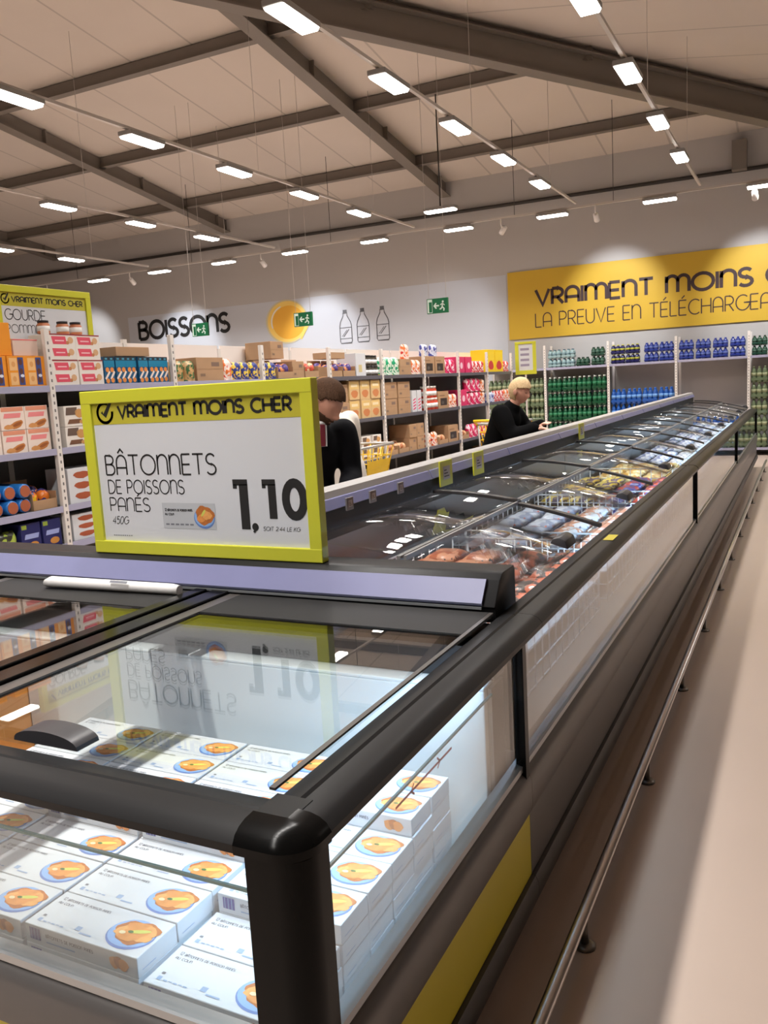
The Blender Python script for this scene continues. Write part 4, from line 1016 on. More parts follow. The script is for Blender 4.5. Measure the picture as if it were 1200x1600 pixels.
add('pk', 'snack_box', 'white pink-labelled snack box', 'box', 0.228, 0.2, 0.175, carton(WC, pr_pink))
add('jt', 'jar', 'dark-topped jar', 'jar', 0.09, 0.09, 0.09, jar(C(196, 120, 80), C(40, 30, 32)))
add('dk', 'drink_pack', 'blue drink pack', 'drink pack', 0.108, 0.16, 0.20, carton(TEAL, pr_drink))
add('kt', 'carton', 'flat brown carton', 'carton', 0.36, 0.2, 0.07, carton(KRAFT))
add('kb', 'carton', 'plain brown carton', 'carton', 0.36, 0.3, 0.20, carton(KRAFT, pr_plain))
add('ks', 'carton', 'small brown carton', 'carton', 0.23, 0.3, 0.17, carton(KRAFT, pr_plain))
add('kw', 'carton', 'brown carton with a dark window', 'carton', 0.36, 0.3, 0.24, carton(KRAFT, pr_win))
add('nb', 'nut_bag', 'green and brown nut bag', 'bag', 0.13, 0.08, 0.17, upbag(film('nut_film', [(150, 130, 90), (200, 160, 110), (70, 110, 70), (120, 90, 60)], 18)))
add('rb', 'sweet_bag', 'red and white bag', 'bag', 0.16, 0.09, 0.19, upbag(film('red_film', [(206, 50, 40), (240, 220, 210), (230, 120, 60), (200, 40, 40)], 12)))
add('yb', 'snack_bag', 'yellow and blue bag', 'bag', 0.12, 0.08, 0.16, upbag(film('yellow_film', [(236, 190, 40), (60, 70, 140), (240, 210, 90), (230, 150, 40)], 14)))
add('yo', 'snack_bag', 'yellow and orange bag', 'bag', 0.13, 0.09, 0.15, upbag(film('yellor_film', [(236, 190, 40), (225, 120, 40), (60, 60, 120), (240, 180, 40)], 14)))
add('gb', 'snack_bag', 'green and white bag', 'bag', 0.17, 0.1, 0.22, upbag(film('green_film', [(20, 140, 90), (226, 234, 220), (30, 160, 110), (236, 200, 70)], 11)))
add('pb', 'sweet_bag', 'bright pink sweet bag', 'bag', 0.17, 0.1, 0.20, upbag(film('pink_film', [(222, 54, 110), (214, 40, 96), (250, 220, 230), (226, 70, 120)], 11)))
add('mb', 'sweet_bag', 'white and red sweet bag', 'bag', 0.16, 0.09, 0.18, upbag(film('mixed_film', [(240, 230, 228), (216, 60, 60), (250, 240, 240), (80, 120, 190)], 13)))
add('bb', 'balloon_bag', 'blue and silver bag', 'bag', 0.16, 0.1, 0.16, upbag(film('bluesil_film', [(70, 80, 160), (214, 220, 240), (60, 70, 150), (200, 160, 100)], 9)))
add('wf', 'wafer_pack', 'pink and white waffle pack', 'pack', 0.19, 0.18, 0.15, carton(mat('waffle_white', (240, 222, 210), 0.5), pr_wafer))
add('ck', 'cookie_box', 'white cookie box', 'box', 0.22, 0.2, 0.142, carton(WC, pr_cookie))
add('bl', 'meatball_box', 'tall white meatball box', 'box', 0.25, 0.22, 0.245, carton(CARD, pr_blobs))
add('bs', 'meatball_box', 'low white meatball box', 'box', 0.25, 0.22, 0.185, carton(CARD, pr_blobs))
add('rp', 'biscuit_roll', 'blue biscuit roll', 'biscuit roll', 0.098, 0.28, 0.096, rollpack(BLUEP, COOK))
add('nv', 'biscuit_box', 'navy biscuit box with gold print', 'box', 0.16, 0.18, 0.19, carton(NAVY, pr_navy))
add('gn', 'snack_bag', 'lime green snack bag', 'bag', 0.16, 0.1, 0.16, upbag(film('lime_film', [(150, 170, 60), (60, 60, 50), (170, 190, 80), (120, 110, 100)], 10)))
add('tr', 'display_tray', 'brown tray of orange buns', 'tray', 0.32, 0.3, 0.17, tray(KRAFT, film('bun_film', [(214, 150, 100), (230, 180, 140), (180, 110, 70), (240, 210, 180)], 9)))
add('yt', 'display_tray', 'brown tray of yellow packs', 'tray', 0.20, 0.28, 0.19, tray(KRAFT, film('yellor_film', [(236, 190, 40)], 14)))
add('tp', 'display_tray', 'brown tray of purple packs', 'tray', 0.28, 0.28, 0.19, tray(KRAFT, film('purple_film', [(216, 120, 80), (84, 66, 130), (226, 150, 100), (110, 80, 130)], 10)))
add('tg', 'display_tray', 'brown tray of green packs', 'tray', 0.28, 0.28, 0.20, tray(KRAFT, film('greenred_film', [(30, 96, 70), (206, 90, 70), (226, 200, 160), (40, 80, 60)], 12)))
add('ws', 'white_box', 'plain white box with a beige label', 'box', 0.24, 0.25, 0.26, carton(CARD, lambda b, f, w_, h_: b.rect(f, w_ * 0.25, h_ * 0.18, w_ * 0.6, h_ * 0.5, C(206, 190, 140))))
add('dj', 'spice_jar', 'dark spice jar', 'jar', 0.075, 0.075, 0.12, jar(C(74, 66, 54), C(50, 46, 42)))
add('bc', 'cake_box', 'beige cake box', 'box', 0.24, 0.24, 0.22, carton(mat('beige_box', (214, 180, 130), 0.6), pr_mixed((226, 190, 120), (206, 130, 80), (240, 220, 180))))
add('pc', 'candy_tin', 'white tin with pink stripes', 'tin', 0.15, 0.15, 0.28, carton(CARD, lambda b, f, w_, h_: [b.stroke(f, [(w_ * 0.2, h_ * (0.12 + 0.14 * q)), (w_ * 0.8, h_ * (0.2 + 0.14 * q))], h_ * 0.06, C(222, 60, 110)) for q in range(4)]))
add('oj', 'sauce_jar', 'red jar with a white lid', 'jar', 0.105, 0.105, 0.16, jar(C(196, 66, 40), C(238, 232, 226)))
add('pm', 'sweet_case', 'magenta case', 'case', 0.26, 0.28, 0.24, carton(PINKM, lambda b, f, w_, h_: b.disc(f, w_ * 0.5, h_ * 0.45, w_ * 0.22, h_ * 0.2, C(240, 200, 214))))
add('yd', 'display_case', 'bright yellow display case', 'case', 0.38, 0.28, 0.36, carton(mat('bright_yellow_card', (246, 208, 30), 0.5), pr_mixed((250, 216, 40), (206, 50, 60), (250, 216, 40))))
add('gs', 'shopping_pack', 'leaf green pack', 'pack', 0.2, 0.2, 0.15, upbag(film('leaf_film', [(80, 160, 60), (60, 140, 50), (110, 180, 80), (70, 150, 60)], 9)))
# bay -> shelf (0 top) -> [(item, count, tiers)]
SPEC = [
    [[('oc', 4, 1)], [('wf', 6, 2)], [('yo', 3, 1), ('rp', 5, 2), ('yt', 1, 1)], [('nv', 3, 1), ('gn', 2, 1), ('nv', 2, 1)]],
    [[('pk', 2, 2), ('dk', 6, 1)], [('ck', 4, 2)], [('bl', 4, 1)], [('bs', 4, 1)]],
    [[('nb', 2, 1), ('kb', 1, 1), ('rb', 1, 1), ('yb', 3, 1)], [('bc', 4, 2)], [('ks', 4, 2)], [('ks', 4, 1)]],
    [[('yb', 2, 1), ('tp', 1, 1), ('ks', 1, 1), ('tg', 2, 1)], [('bc', 4, 2)], [('tr', 3, 1)], [('ks', 4, 1)]],
    [[('tp', 2, 1), ('ws', 1, 1), ('dj', 4, 2)], [('kb', 1, 2), ('bc', 3, 2)], [('ck', 4, 2)], [('tr', 3, 1)]],
    [[('gb', 3, 1), ('kb', 1, 1), ('rb', 2, 1)], [('kb', 2, 2), ('pc', 2, 1)], [('tr', 2, 1), ('ks', 2, 2)], [('ks', 4, 1)]],
    [[('kw', 2, 1), ('pb', 2, 1)], [('oj', 4, 2), ('kw', 1, 1), ('rb', 2, 1)], [('rb', 2, 1), ('tr', 1, 1), ('kw', 1, 1)], [('ks', 4, 1)]],
    [[('pm', 2, 1), ('mb', 3, 1)], [('pm', 1, 1), ('pb', 3, 2), ('rb', 1, 2)], [('tr', 1, 1), ('pb', 4, 1)], [('ks', 4, 1)]],
    [[('yd', 2, 1), ('mb', 2, 1)], [('bb', 2, 1), ('mb', 3, 1), ('rb', 2, 1)], [('pb', 5, 1)], [('kb', 3, 1)]],
]
EXTRA = {(0, 0): [('op', 0.50, 0.05, 0.202), ('op', 0.86, 0.05, 0.202), ('cr', 1.12, 0.05, 0.202)], (1, 0): [('jt', 0.13, 0.12, 0.36), ('jt', 0.30, 0.12, 0.36), ('jt', 0.42, 0.12, 0.36), ('kt', 0.85, 0.04, 0.205)],
         (2, 0): [('ks', 0.17, 0.17, 0)], (5, 0): [('rb', 0.95, 0.1, 0.205)], (6, 0): [('bb', 0.28, 0.08, 0.245), ('bb', 0.6, 0.08, 0.245)], (3, 0): [('ks', 0.5, 0.16, 0.201)], (4, 0): [('kt', 0.3, 0.08, 0.2)]}
SHN = ['top', 'second', 'third', 'fourth']
gr = random.Random(11)
for bi, bay in enumerate(SPEC):
    y0 = P0 + PW * (bi - 1)
    for si, row in enumerate(bay):
        z = LV[bi][si] + 0.0005
        tot = sum(I[q[0]].w * q[1] for q in row); n = sum(q[1] for q in row)
        gap = max(0.002, (PW - 0.06 - tot) / (n + 1)); cur = 0.03 + gap
        pos = {}
        for key, cnt, tiers in row:
            it = I[key]
            for c in range(cnt):
                if cur + it.w > PW - 0.02: break
                idx = pos.get(key, 0); pos[key] = idx + 1
                for tr_ in range(tiers):
                    dy = gr.uniform(0.0, 0.015) + (0.02)
                    lab = '%s, %s from left, %s%s shelf, %s' % (it.desc, ORD[idx], ('upper tier, ' if tr_ else 'lower tier, ') if tiers > 1 else '', SHN[si], BAYS[bi])
                    it.get().place((GX - dy, y0 + cur + it.w / 2, z + tr_ * (it.h + 0.001)), PI / 2 + gr.uniform(-0.03, 0.03) * (0 if tiers > 1 else 1), lab, it.cat, '%ss, %s shelf, %s' % (it.desc, SHN[si], BAYS[bi]))
                cur += it.w + gap
    for key, yy, dx, dz in EXTRA.get((bi, 0), []):
        it = I[key]
        idx = len([1 for q in EXTRA[(bi, 0)] if q[0] == key and q[1] <= yy])
        it.get().place((GX - dx, y0 + yy, LV[bi][0] + 0.001 + dz), PI / 2, '%s, %s from left, %s top shelf goods, %s' % (it.desc, ORD[idx - 1], 'lying upon' if dz else 'behind', BAYS[bi]), it.cat, '%ss by the top shelf goods, %s' % (it.desc, BAYS[bi]))

# price poster at the far end of the shelving
t = thing('shelf_poster', 'small yellow framed poster at the far end of the shelving', 'sign', (GX + 0.03, 14.36, 1.66), 0.3)
b = B()
for bx in ((0, 0.36, -0.012, 0.02, 0, 0.07), (0, 0.36, -0.012, 0.02, 0.52, 0.56), (0, 0.06, -0.011, 0.019, 0.068, 0.522), (0.30, 0.36, -0.011, 0.019, 0.068, 0.522)): b.box(*bx, YEL, 0.002)
b.obj('frame', t)
b = B(); b.box(0.058, 0.302, 0, 0.01, 0.068, 0.522, CARD)
fr = frame((0, 0, 0), (1, 0, 0), (0, 0, 1))
for q in range(4): b.rect(fr, 0.09, 0.14 + 0.09 * q, 0.24, 0.18 + 0.09 * q, C(150, 140, 160))
b.obj('panel', t)
b = B(); b.box(0.16, 0.19, 0.0, 0.015, -1.66, 0.02, POSTW); b.obj('stand', t)

# ================================================================== DRINKS RACK ALONG THE BACK WALL
RX0, RPW, RY = -5.80, 1.2245, 16.42
for k in range(6):
    shelf_unit(RPW, [1.765, 0.14], 0.54, 2.2, 'white-posted drinks rack at the back wall, %s bay from the left' % ORD[k], 'drinks rack bays', (RX0 + RPW * k, RY, 0), 0, end_post=(k == 5), base=False, backh=1.74, pan=PANL)
def bottle_pack(name, mb_, mc, ml, w_, d_, h_, nx=3, ny=2):
    b = B(); r = min(w_ / nx, d_ / ny) / 2
    for i in range(nx):
        for j in range(ny):
            c = (-w_ / 2 + w_ * (i + 0.5) / nx, d_ * (j + 0.5) / ny, 0)
            b.lathe([(r * 0.85, 0), (r, h_ * 0.04), (r, h_ * 0.30), (r * 0.93, h_ * 0.34), (r, h_ * 0.38), (r, h_ * 0.62), (r * 0.75, h_ * 0.78), (r * 0.36, h_ * 0.90)], mb_, 10, c)
            b.lathe([(r * 0.40, h_ * 0.90), (r * 0.40, h_ * 0.985), (r * 0.3, h_)], mc, 8, c)
            b.lathe([(r * 1.01, h_ * 0.40), (r * 1.01, h_ * 0.60)], ml, 10, c)
    b.box(-w_ / 2, w_ / 2, -0.001, d_ + 0.001, h_ * 0.12, h_ * 0.28, mb_, 0.004)
    return Kit(b.obj(name))
def bm(nm, rgb): return mat(nm, rgb, 0.15, spec=0.6, var=0.12, vscale=20)
TEALW = bottle_pack('bottle_pack', bm('water_pale', (150, 178, 182)), C(70, 100, 120), C(120, 150, 160), 0.25, 0.17, 0.17)
DKG = bottle_pack('bottle_pack', bm('bottle_dark_green', (34, 70, 56)), C(40, 60, 50), C(60, 96, 80), 0.25, 0.17, 0.17)
NVY = bottle_pack('bottle_pack', bm('can_navy', (30, 32, 84)), C(200, 200, 70), C(176, 176, 60), 0.25, 0.17, 0.175)
BLU = bottle_pack('bottle_pack', bm('bottle_blue', (44, 60, 140)), C(60, 80, 170), C(90, 110, 180), 0.25, 0.17, 0.175)
GRN = bottle_pack('bottle_pack', bm('bottle_green', (20, 76, 48)), C(220, 226, 220), C(40, 120, 80), 0.27, 0.18, 0.285)
SKY = bottle_pack('bottle_pack', bm('bottle_sky', (32, 84, 164)), C(40, 110, 210), C(110, 160, 220), 0.27, 0.18, 0.285)
OLV = bottle_pack('bottle_pack', bm('bottle_olive', (98, 112, 84)), C(120, 130, 100), C(150, 156, 120), 0.27, 0.18, 0.285)
def packs(kit, bay, desc, xs, pw, z0, tiers, ht, y=RY + 0.03, cat='drink pack', where='top shelf'):
    for i, x in enumerate(xs):
        for q in range(tiers):
            kit.place((RX0 + RPW * bay + x, y, z0 + q * (ht + 0.003)), 0, '%s, %s from left, %s tier up, %s, %s rack bay' % (desc, ORD[i], ORD[q], where, ORD[bay]), cat, '%ss in the %s rack bay, %s' % (desc, ORD[bay], where))
ZT = 1.7665
packs(OLV, 0, 'olive bottle pack', (0.17, 0.46, 0.75, 1.04), 0.27, 0.1415, 5, 0.285, where='floor stack')
packs(TEALW, 1, 'pale water pack', (0.18, 0.45), 0.25, ZT, 2, 0.17); packs(DKG, 1, 'dark green pack', (0.73,), 0.25, ZT, 1, 0.17); packs(DKG, 1, 'rightmost dark green pack', (1.02,), 0.25, ZT, 2, 0.17)
packs(GRN, 1, 'green bottle pack', (0.17, 0.46, 0.75, 1.04), 0.27, 0.1415, 5, 0.285, where='floor stack')
packs(NVY, 2, 'navy yellow-striped pack', (0.17, 0.44), 0.25, ZT, 2, 0.175); packs(BLU, 2, 'dark blue pack', (0.78, 1.05), 0.25, ZT, 2, 0.175)
packs(SKY, 2, 'bright blue bottle pack', (0.17, 0.46, 0.75, 1.04), 0.27, 0.1415, 4, 0.285, where='floor stack')
packs(BLU, 3, 'dark blue pack', (0.17, 0.46, 0.75, 1.04), 0.25, ZT, 2, 0.175)
packs(DKG, 4, 'dark green pack', (0.17, 0.46, 0.75, 1.04), 0.25, ZT, 2, 0.17)
packs(OLV, 4, 'olive bottle pack', (0.17, 0.46, 0.75, 1.04), 0.27, 0.1415, 5, 0.285, where='floor stack')
packs(SKY, 3, 'bright blue bottle pack', (0.17, 0.46, 0.75, 1.04), 0.27, 0.1415, 2, 0.285, where='floor stack')
# ================================================================== TROLLEYS
TY = mat('trolley_yellow', (240, 196, 30), 0.35); TGREY = mat('trolley_grey', (190, 188, 186), 0.3, metal=0.6); TYRE = mat('tyre_dark', (36, 36, 38), 0.6)
def trolley(loc, rz, label):
    t = thing('shopping_trolley', label, 'trolley', loc, rz, 'yellow shopping trolleys in the aisle')
    b = B(); L0, L1, W0, W1, z0, z1 = 0.33, 0.43, 0.19, 0.25, 0.62, 1.03
    def pt(f, s, z):
        k = (z - z0) / (z1 - z0); return (f * (L0 + (L1 - L0) * k), s * (W0 + (W1 - W0) * k), z)
    for z, r in ((z0, 0.008), (0.72, 0.006), (0.82, 0.006), (0.92, 0.006)): b.tube([pt(-1, -1, z), pt(1, -1, z), pt(1, 1, z), pt(-1, 1, z)], r, TY, 6, closed=True)
    for k in range(9):
        f = -1 + 2 * k / 8
        for s in (-1, 1): b.tube([pt(f, s, z0), pt(f, s, z1)], 0.006, TY, 5)
        b.tube([pt(f, -1, z0), pt(f, 1, z0)], 0.005, TY, 5)
    for k in range(5):
        s = -1 + 2 * k / 4
        for f in (-1, 1): b.tube([pt(f, s, z0), pt(f, s, z1)], 0.006, TY, 5)
    for s in (-1, 1): b.face([pt(-0.3, s * 1.02, z0 + 0.05), pt(0.95, s * 1.02, z0 + 0.05), pt(0.95, s * 1.02, z1 - 0.14), pt(-0.3, s * 1.02, z1 - 0.14)], TY)
    k_ = b.obj('basket', t)
    b = B(); b.tube([pt(-1, -1, z1), pt(1, -1, z1), pt(1, 1, z1), pt(-1, 1, z1)], 0.014, TGREY, 8, closed=True); b.obj('basket_rim', k_)
    b = B()
    for s in (-1, 1): b.tube([(-0.42, s * 0.23, z1), (-0.34, s * 0.22, 0.45), (-0.30, s * 0.22, 0.16), (0.36, s * 0.2, 0.14)], 0.013, TGREY, 8); b.tube([(0.30, s * 0.19, z0), (0.1, s * 0.2, 0.16)], 0.011, TGREY, 8)
    b.tube([(-0.3, -0.22, 0.16), (-0.3, 0.22, 0.16)], 0.012, TGREY, 8); b.tube([(0.36, -0.2, 0.14), (0.36, 0.2, 0.14)], 0.012, TGREY, 8); b.obj('chassis', t)
    b = B(); b.tube([(-0.44, -0.24, 1.03), (-0.52, -0.25, 1.08), (-0.52, 0.25, 1.08), (-0.44, 0.24, 1.03)], 0.018, TY, 10); b.obj('handle', t)
    for x in (-0.28, 0.34):
        for s in (-1, 1):
            b = B(); M = Matrix.Translation((x, s * 0.2 - 0.012, 0.062)) @ Matrix.Rotation(-PI / 2, 4, 'X'); b.lathe([(0.05, 0), (0.062, 0.004), (0.062, 0.02), (0.05, 0.024)], TYRE, 16, (0, 0, 0), M); b.tube([(x, s * 0.2, 0.062), (x, s * 0.2, 0.15)], 0.012, TGREY, 8); b.obj('wheel', t)
    return t
trolley((-3.95, 7.2, 0), PI / 2, 'yellow basket trolley in the aisle right of the bowed man')
trolley((-3.62, 10.95, 0), PI / 2, 'yellow trolley half hidden behind the blonde woman')

# ================================================================== PEOPLE
DG = lambda: bpy.context.evaluated_depsgraph_get()
def bake(o):
    DG().update() if hasattr(DG(), 'update') else None
    me = bpy.data.meshes.new_from_object(o.evaluated_get(DG()))
    bpy.data.objects.remove(o)
    return me
def skin_mesh(J, edges, root, grow=0.0, voxel=0.011, smooth=9):
    """tapering closed sleeves from joint to joint, melted into one continuous surface"""
    b = B(); m = SKIN
    rad = lambda n: tuple(q + grow for q in (J[n][1] if isinstance(J[n][1], tuple) else (J[n][1], J[n][1])))
    small = lambda n: n[:2] in ('sh', 'hi')
    for n in J:
        r = rad(n); tb = bmesh.new(); bmesh.ops.create_uvsphere(tb, u_segments=18, v_segments=12, radius=1)
        for v in tb.verts: v.co = J[n][0] + Vector((v.co.x * r[0], v.co.y * r[1], v.co.z * min(r)))
        b.merge(tb, m)
    for p, q in edges:
        A, C_ = J[p][0], J[q][0]; ra, rc = rad(p), rad(q)
        if p in ('chest', 'pelvis') and q[:2] in ('sh', 'hi') and q != 'hem': ra = (max(rc) * 1.1,) * 2
        d = (C_ - A).normalized(); y = Vector((0, 1, 0)); y = (y - d * y.dot(d))
        y = y.normalized() if y.length > 0.2 else (Vector((1, 0, 0)) - d * d.x).normalized()
        x = y.cross(d)
        tb = bmesh.new(); R = []
        for k in range(5):
            t = k / 4; c = A.lerp(C_, t); r0 = ra[0] + (rc[0] - ra[0]) * t; r1 = ra[1] + (rc[1] - ra[1]) * t
            bulge = 1 + 0.10 * math.sin(PI * min(1, t * 1.4)) * (q[:2] in ('el', 'wr', 'kn', 'an'))
            R.append([tb.verts.new(c + (x * r0 * math.cos(2 * PI * i / 18) + y * r1 * math.sin(2 * PI * i / 18)) * bulge) for i in range(18)])
        for r0, r1 in zip(R, R[1:]):
            for i in range(18): tb.faces.new((r0[i], r0[(i + 1) % 18], r1[(i + 1) % 18], r1[i]))
        tb.faces.new(R[0][::-1]); tb.faces.new(R[-1])
        bmesh.ops.recalc_face_normals(tb, faces=tb.faces[:])
        b.merge(tb, m)
    me = bpy.data.meshes.new('sk'); b.bm.to_mesh(me); b.bm.free()
    o = bpy.data.objects.new('sk', me); COL.objects.link(o)
    r = o.modifiers.new('r', 'REMESH'); r.mode = 'VOXEL'; r.voxel_size = voxel
    s = o.modifiers.new('sm', 'SMOOTH'); s.iterations = smooth; s.factor = 0.5
    return bake(o)
def fuse(meshes, voxel, name, m, parent, smooth=4):
    bm_ = bmesh.new()
    for me in meshes: bm_.from_mesh(me); bpy.data.meshes.remove(me)
    me = bpy.data.meshes.new(name); bm_.to_mesh(me); bm_.free()
    o = bpy.data.objects.new(name, me); COL.objects.link(o)
    r = o.modifiers.new('r', 'REMESH'); r.mode = 'VOXEL'; r.voxel_size = voxel
    if smooth: s = o.modifiers.new('sm', 'SMOOTH'); s.iterations = smooth; s.factor = 0.5
    me = bake(o); me.materials.clear(); me.materials.append(m)
    for p in me.polygons: p.use_smooth = True; p.material_index = 0
    bk = bmesh.new(); bk.from_mesh(me); seen = set(); isl = []
    for v0 in bk.verts:
        if v0 in seen: continue
        st = [v0]; seen.add(v0); cur = []
        while st:
            v = st.pop(); cur.append(v)
            for e in v.link_edges:
                q = e.other_vert(v)
                if q not in seen: seen.add(q); st.append(q)
        isl.append(cur)
    isl.sort(key=len)
    for c_ in isl[:-1]:
        if len(c_) > 60: print('ISLAND', name, len(c_), c_[0].co[:])
        bmesh.ops.delete(bk, geom=c_, context='VERTS')
    bk.to_mesh(me); bk.free()
    o = bpy.data.objects.new(name, me); COL.objects.link(o); o.parent = parent
    return o
def head_point(d, female):
    """surface of a head (centre origin, facing +X) in unit direction d"""
    x, y, z = d
    p = Vector((x * 0.098, y * 0.076, z * 0.122))
    if z < 0: k = -z; p.y *= 1 - 0.30 * k; p.x += 0.014 * k if x > 0 else -0.0; p.x *= 1 - (0.12 * k if x < 0 else 0)
    if x < 0 and z > -0.3: p.x *= 1.10
    if x > 0.2:
        g = lambda yc, zc, sy, sz: math.exp(-((y - yc) / sy) ** 2 - ((z - zc) / sz) ** 2)
        p.x += 0.026 * g(0, -0.20, 0.16, 0.15) + 0.012 * g(0, 0.0, 0.10, 0.20)
        p.x += 0.007 * g(0, 0.20, 0.6, 0.10) - 0.010 * (g(0.42, 0.06, 0.18, 0.10) + g(-0.42, 0.06, 0.18, 0.10))
        p.x += 0.008 * g(0, -0.50, 0.28, 0.06) + 0.006 * g(0, -0.60, 0.25, 0.05) - 0.005 * g(0, -0.545, 0.3, 0.03) + 0.012 * g(0, -0.82, 0.4, 0.14)
    return p
def head_bm(female, scale=1.0, keep=None, seg=48):
    bm_ = bmesh.new(); bmesh.ops.create_uvsphere(bm_, u_segments=seg, v_segments=seg // 2, radius=1)
    for v in bm_.verts: v.co = v.co.normalized()
    if keep: bmesh.ops.delete(bm_, geom=[f for f in bm_.faces if not keep(f.calc_center_median().normalized())], context='FACES')
    for v in bm_.verts: v.co = head_point(v.co.copy(), female) * scale
    return bm_
def hand_mesh(wrist, dirv, side, curl, elbow):
    """five fingers from the wrist along dirv; side = unit vector to the thumb"""
    f = dirv.normalized(); s = (side - f * side.dot(f)).normalized(); dn = f.cross(s)
    if dn.z > 0: dn = -dn
    b = B(); m = SKIN
    pl = 0.085
    tb = bmesh.new(); bmesh.ops.create_uvsphere(tb, u_segments=14, v_segments=10, radius=1)
    for v in tb.verts: c = v.co; v.co = wrist + f * (pl * 0.5 + c.x * pl * 0.62) + s * (c.y * 0.042) + dn * (c.z * 0.017)
    b.merge(tb, m)
    for k, (o_, ln) in enumerate(((0.030, 0.072), (0.010, 0.080), (-0.010, 0.074), (-0.030, 0.058))):
        p = wrist + f * pl * 0.85 + s * o_; pts = [wrist + f * pl * 0.55 + s * o_ * 0.9, p]; d = f.copy()
        for q in range(3):
            d = (d + dn * curl * 0.6).normalized(); p = p + d * ln * (0.42, 0.32, 0.26)[q]; pts.append(p)
        b.tube(pts, [0.010, 0.0098, 0.009, 0.008, 0.006], m, 8)
    b.tube([wrist.lerp(elbow, 0.25), wrist, wrist + f * 0.03], [0.032, 0.026, 0.026], m, 12)
    p0 = wrist + f * 0.022 + s * 0.030; d = (f * 0.7 + s * 0.7 + dn * 0.25).normalized(); d2 = (f * 0.9 + s * 0.25 + dn * 0.35).normalized()
    b.tube([p0, p0 + d * 0.04, p0 + d * 0.04 + d2 * 0.032, p0 + d * 0.04 + d2 * 0.055], [0.014, 0.012, 0.010, 0.007], m, 8)
    me = bpy.data.meshes.new('h'); b.bm.to_mesh(me); b.bm.free()
    return me
def person(label, loc, rz, P, cloth, leg, hairm, hair, extra=None, scale=1.0, female=False, group=None):
    t = thing('person', label, 'person', loc, rz, group)
    J = {}
    J['pelvis'] = (P['pelvis'], (0.13, 0.15)); J['waist'] = (P['waist'], (0.115, 0.14)); J['chest'] = (P['chest'], (0.125, 0.165)); J['neck'] = (P['neck'], 0.058); J['skull'] = (P['skull'], 0.055)
    E_ = [('pelvis', 'waist'), ('waist', 'chest'), ('chest', 'neck'), ('neck', 'skull')]
    for s in ('r', 'l'):
        J['sh' + s] = (P['sh' + s], 0.066); J['el' + s] = (P['el' + s], 0.047); J['wr' + s] = (P['wr' + s], 0.030)
        J['hip' + s] = (P['hip' + s], 0.095); J['kn' + s] = (P['kn' + s], 0.062); J['an' + s] = (P['an' + s], 0.042); J['toe' + s] = (P['toe' + s], 0.032)
        E_ += [('chest', 'sh' + s), ('sh' + s, 'el' + s), ('el' + s, 'wr' + s), ('pelvis', 'hip' + s), ('hip' + s, 'kn' + s), ('kn' + s, 'an' + s), ('an' + s, 'toe' + s)]
    J = {k: (Vector(v[0]), v[1]) for k, v in J.items()}
    hc = Vector(P['head']); R = Matrix.Translation(hc) @ Matrix.Rotation(P.get('yaw', 0), 4, 'Z') @ Matrix.Rotation(P['pitch'], 4, 'Y')
    body = skin_mesh(J, E_, 'pelvis')
    hb = head_bm(female, P.get('hs', 1.0)); hb.transform(R); hm = bpy.data.meshes.new('hd'); hb.to_mesh(hm); hb.free()
    eb = B()
    for s in (-1, 1):
        tb = bmesh.new(); bmesh.ops.create_uvsphere(tb, u_segments=12, v_segments=8, radius=1)
        for v in tb.verts: v.co = R @ Vector((-0.008 + v.co.x * 0.020, s * 0.083 * P.get('hs', 1.0) + v.co.y * 0.011 + s * 0.35 * max(0, -v.co.x) * 0.03, -0.012 + v.co.z * 0.036))
        eb.merge(tb, SKIN)
    em = bpy.data.meshes.new('e'); eb.bm.to_mesh(em); eb.bm.free()
    hands = []
    for s, sd in (('r', 1), ('l', -1)):
        w_, e_ = Vector(P['wr' + s]), Vector(P['el' + s])
        hd = Vector(P['hand' + s]) if 'hand' + s in P else (w_ - e_)
        hands.append(hand_mesh(w_, hd, Vector((0.2, sd, 0.1)), P.get('curl', 0.5), e_))
    fuse([body, hm, em] + hands, 0.0062, 'body', SKIN, t, 2)
    keep_top = {k: J[k] for k in ('pelvis', 'waist', 'chest', 'shr', 'elr', 'wrr', 'shl', 'ell', 'wrl')}
    nk = dict(keep_top); nk['collar'] = (J['neck'][0].lerp(J['chest'][0], 0.25), 0.062)
    if cloth.get('long'): nk['hem'] = (J['pelvis'][0] + Vector((0, 0, -cloth['long'])), (0.19, 0.205))
    if cloth.get('long', 0) > 0.2: nk['pelvis'] = (J['pelvis'][0], (0.155, 0.18))
    for s in ('r', 'l'): nk['wr' + s] = (J['wr' + s][0].lerp(J['el' + s][0], 0.06), 0.036)
    ed = [('pelvis', 'waist'), ('waist', 'chest'), ('chest', 'collar')] + [e for s in 'rl' for e in (('chest', 'sh' + s), ('sh' + s, 'el' + s), ('el' + s, 'wr' + s))] + ([('pelvis', 'hem')] if cloth.get('long') else [])
    fuse([skin_mesh(nk, ed, 'pelvis', cloth.get('grow', 0.016))], 0.012, cloth['name'], cloth['mat'], t, 2)
    lk = {k: J[k] for k in ('pelvis', 'hipr', 'knr', 'hipl', 'knl')}
    for s in 'rl': lk['an' + s] = (J['an' + s][0], 0.056)
    fuse([skin_mesh(lk, [('pelvis', 'hipr'), ('hipr', 'knr'), ('knr', 'anr'), ('pelvis', 'hipl'), ('hipl', 'knl'), ('knl', 'anl')], 'pelvis', 0.010)], 0.012, 'trousers', leg, t, 2)
    for s in 'rl':
        a, c = J['an' + s][0], J['toe' + s][0]
        b = B(); mid = (a + c) / 2; b.ball((mid.x - 0.01, mid.y, 0.045), (0.145, 0.05, 0.045), TYRE, seg=16); b.box(mid.x - 0.14, mid.x + 0.12, mid.y - 0.042, mid.y + 0.042, 0, 0.02, TYRE, 0.006); b.obj('shoe', t)
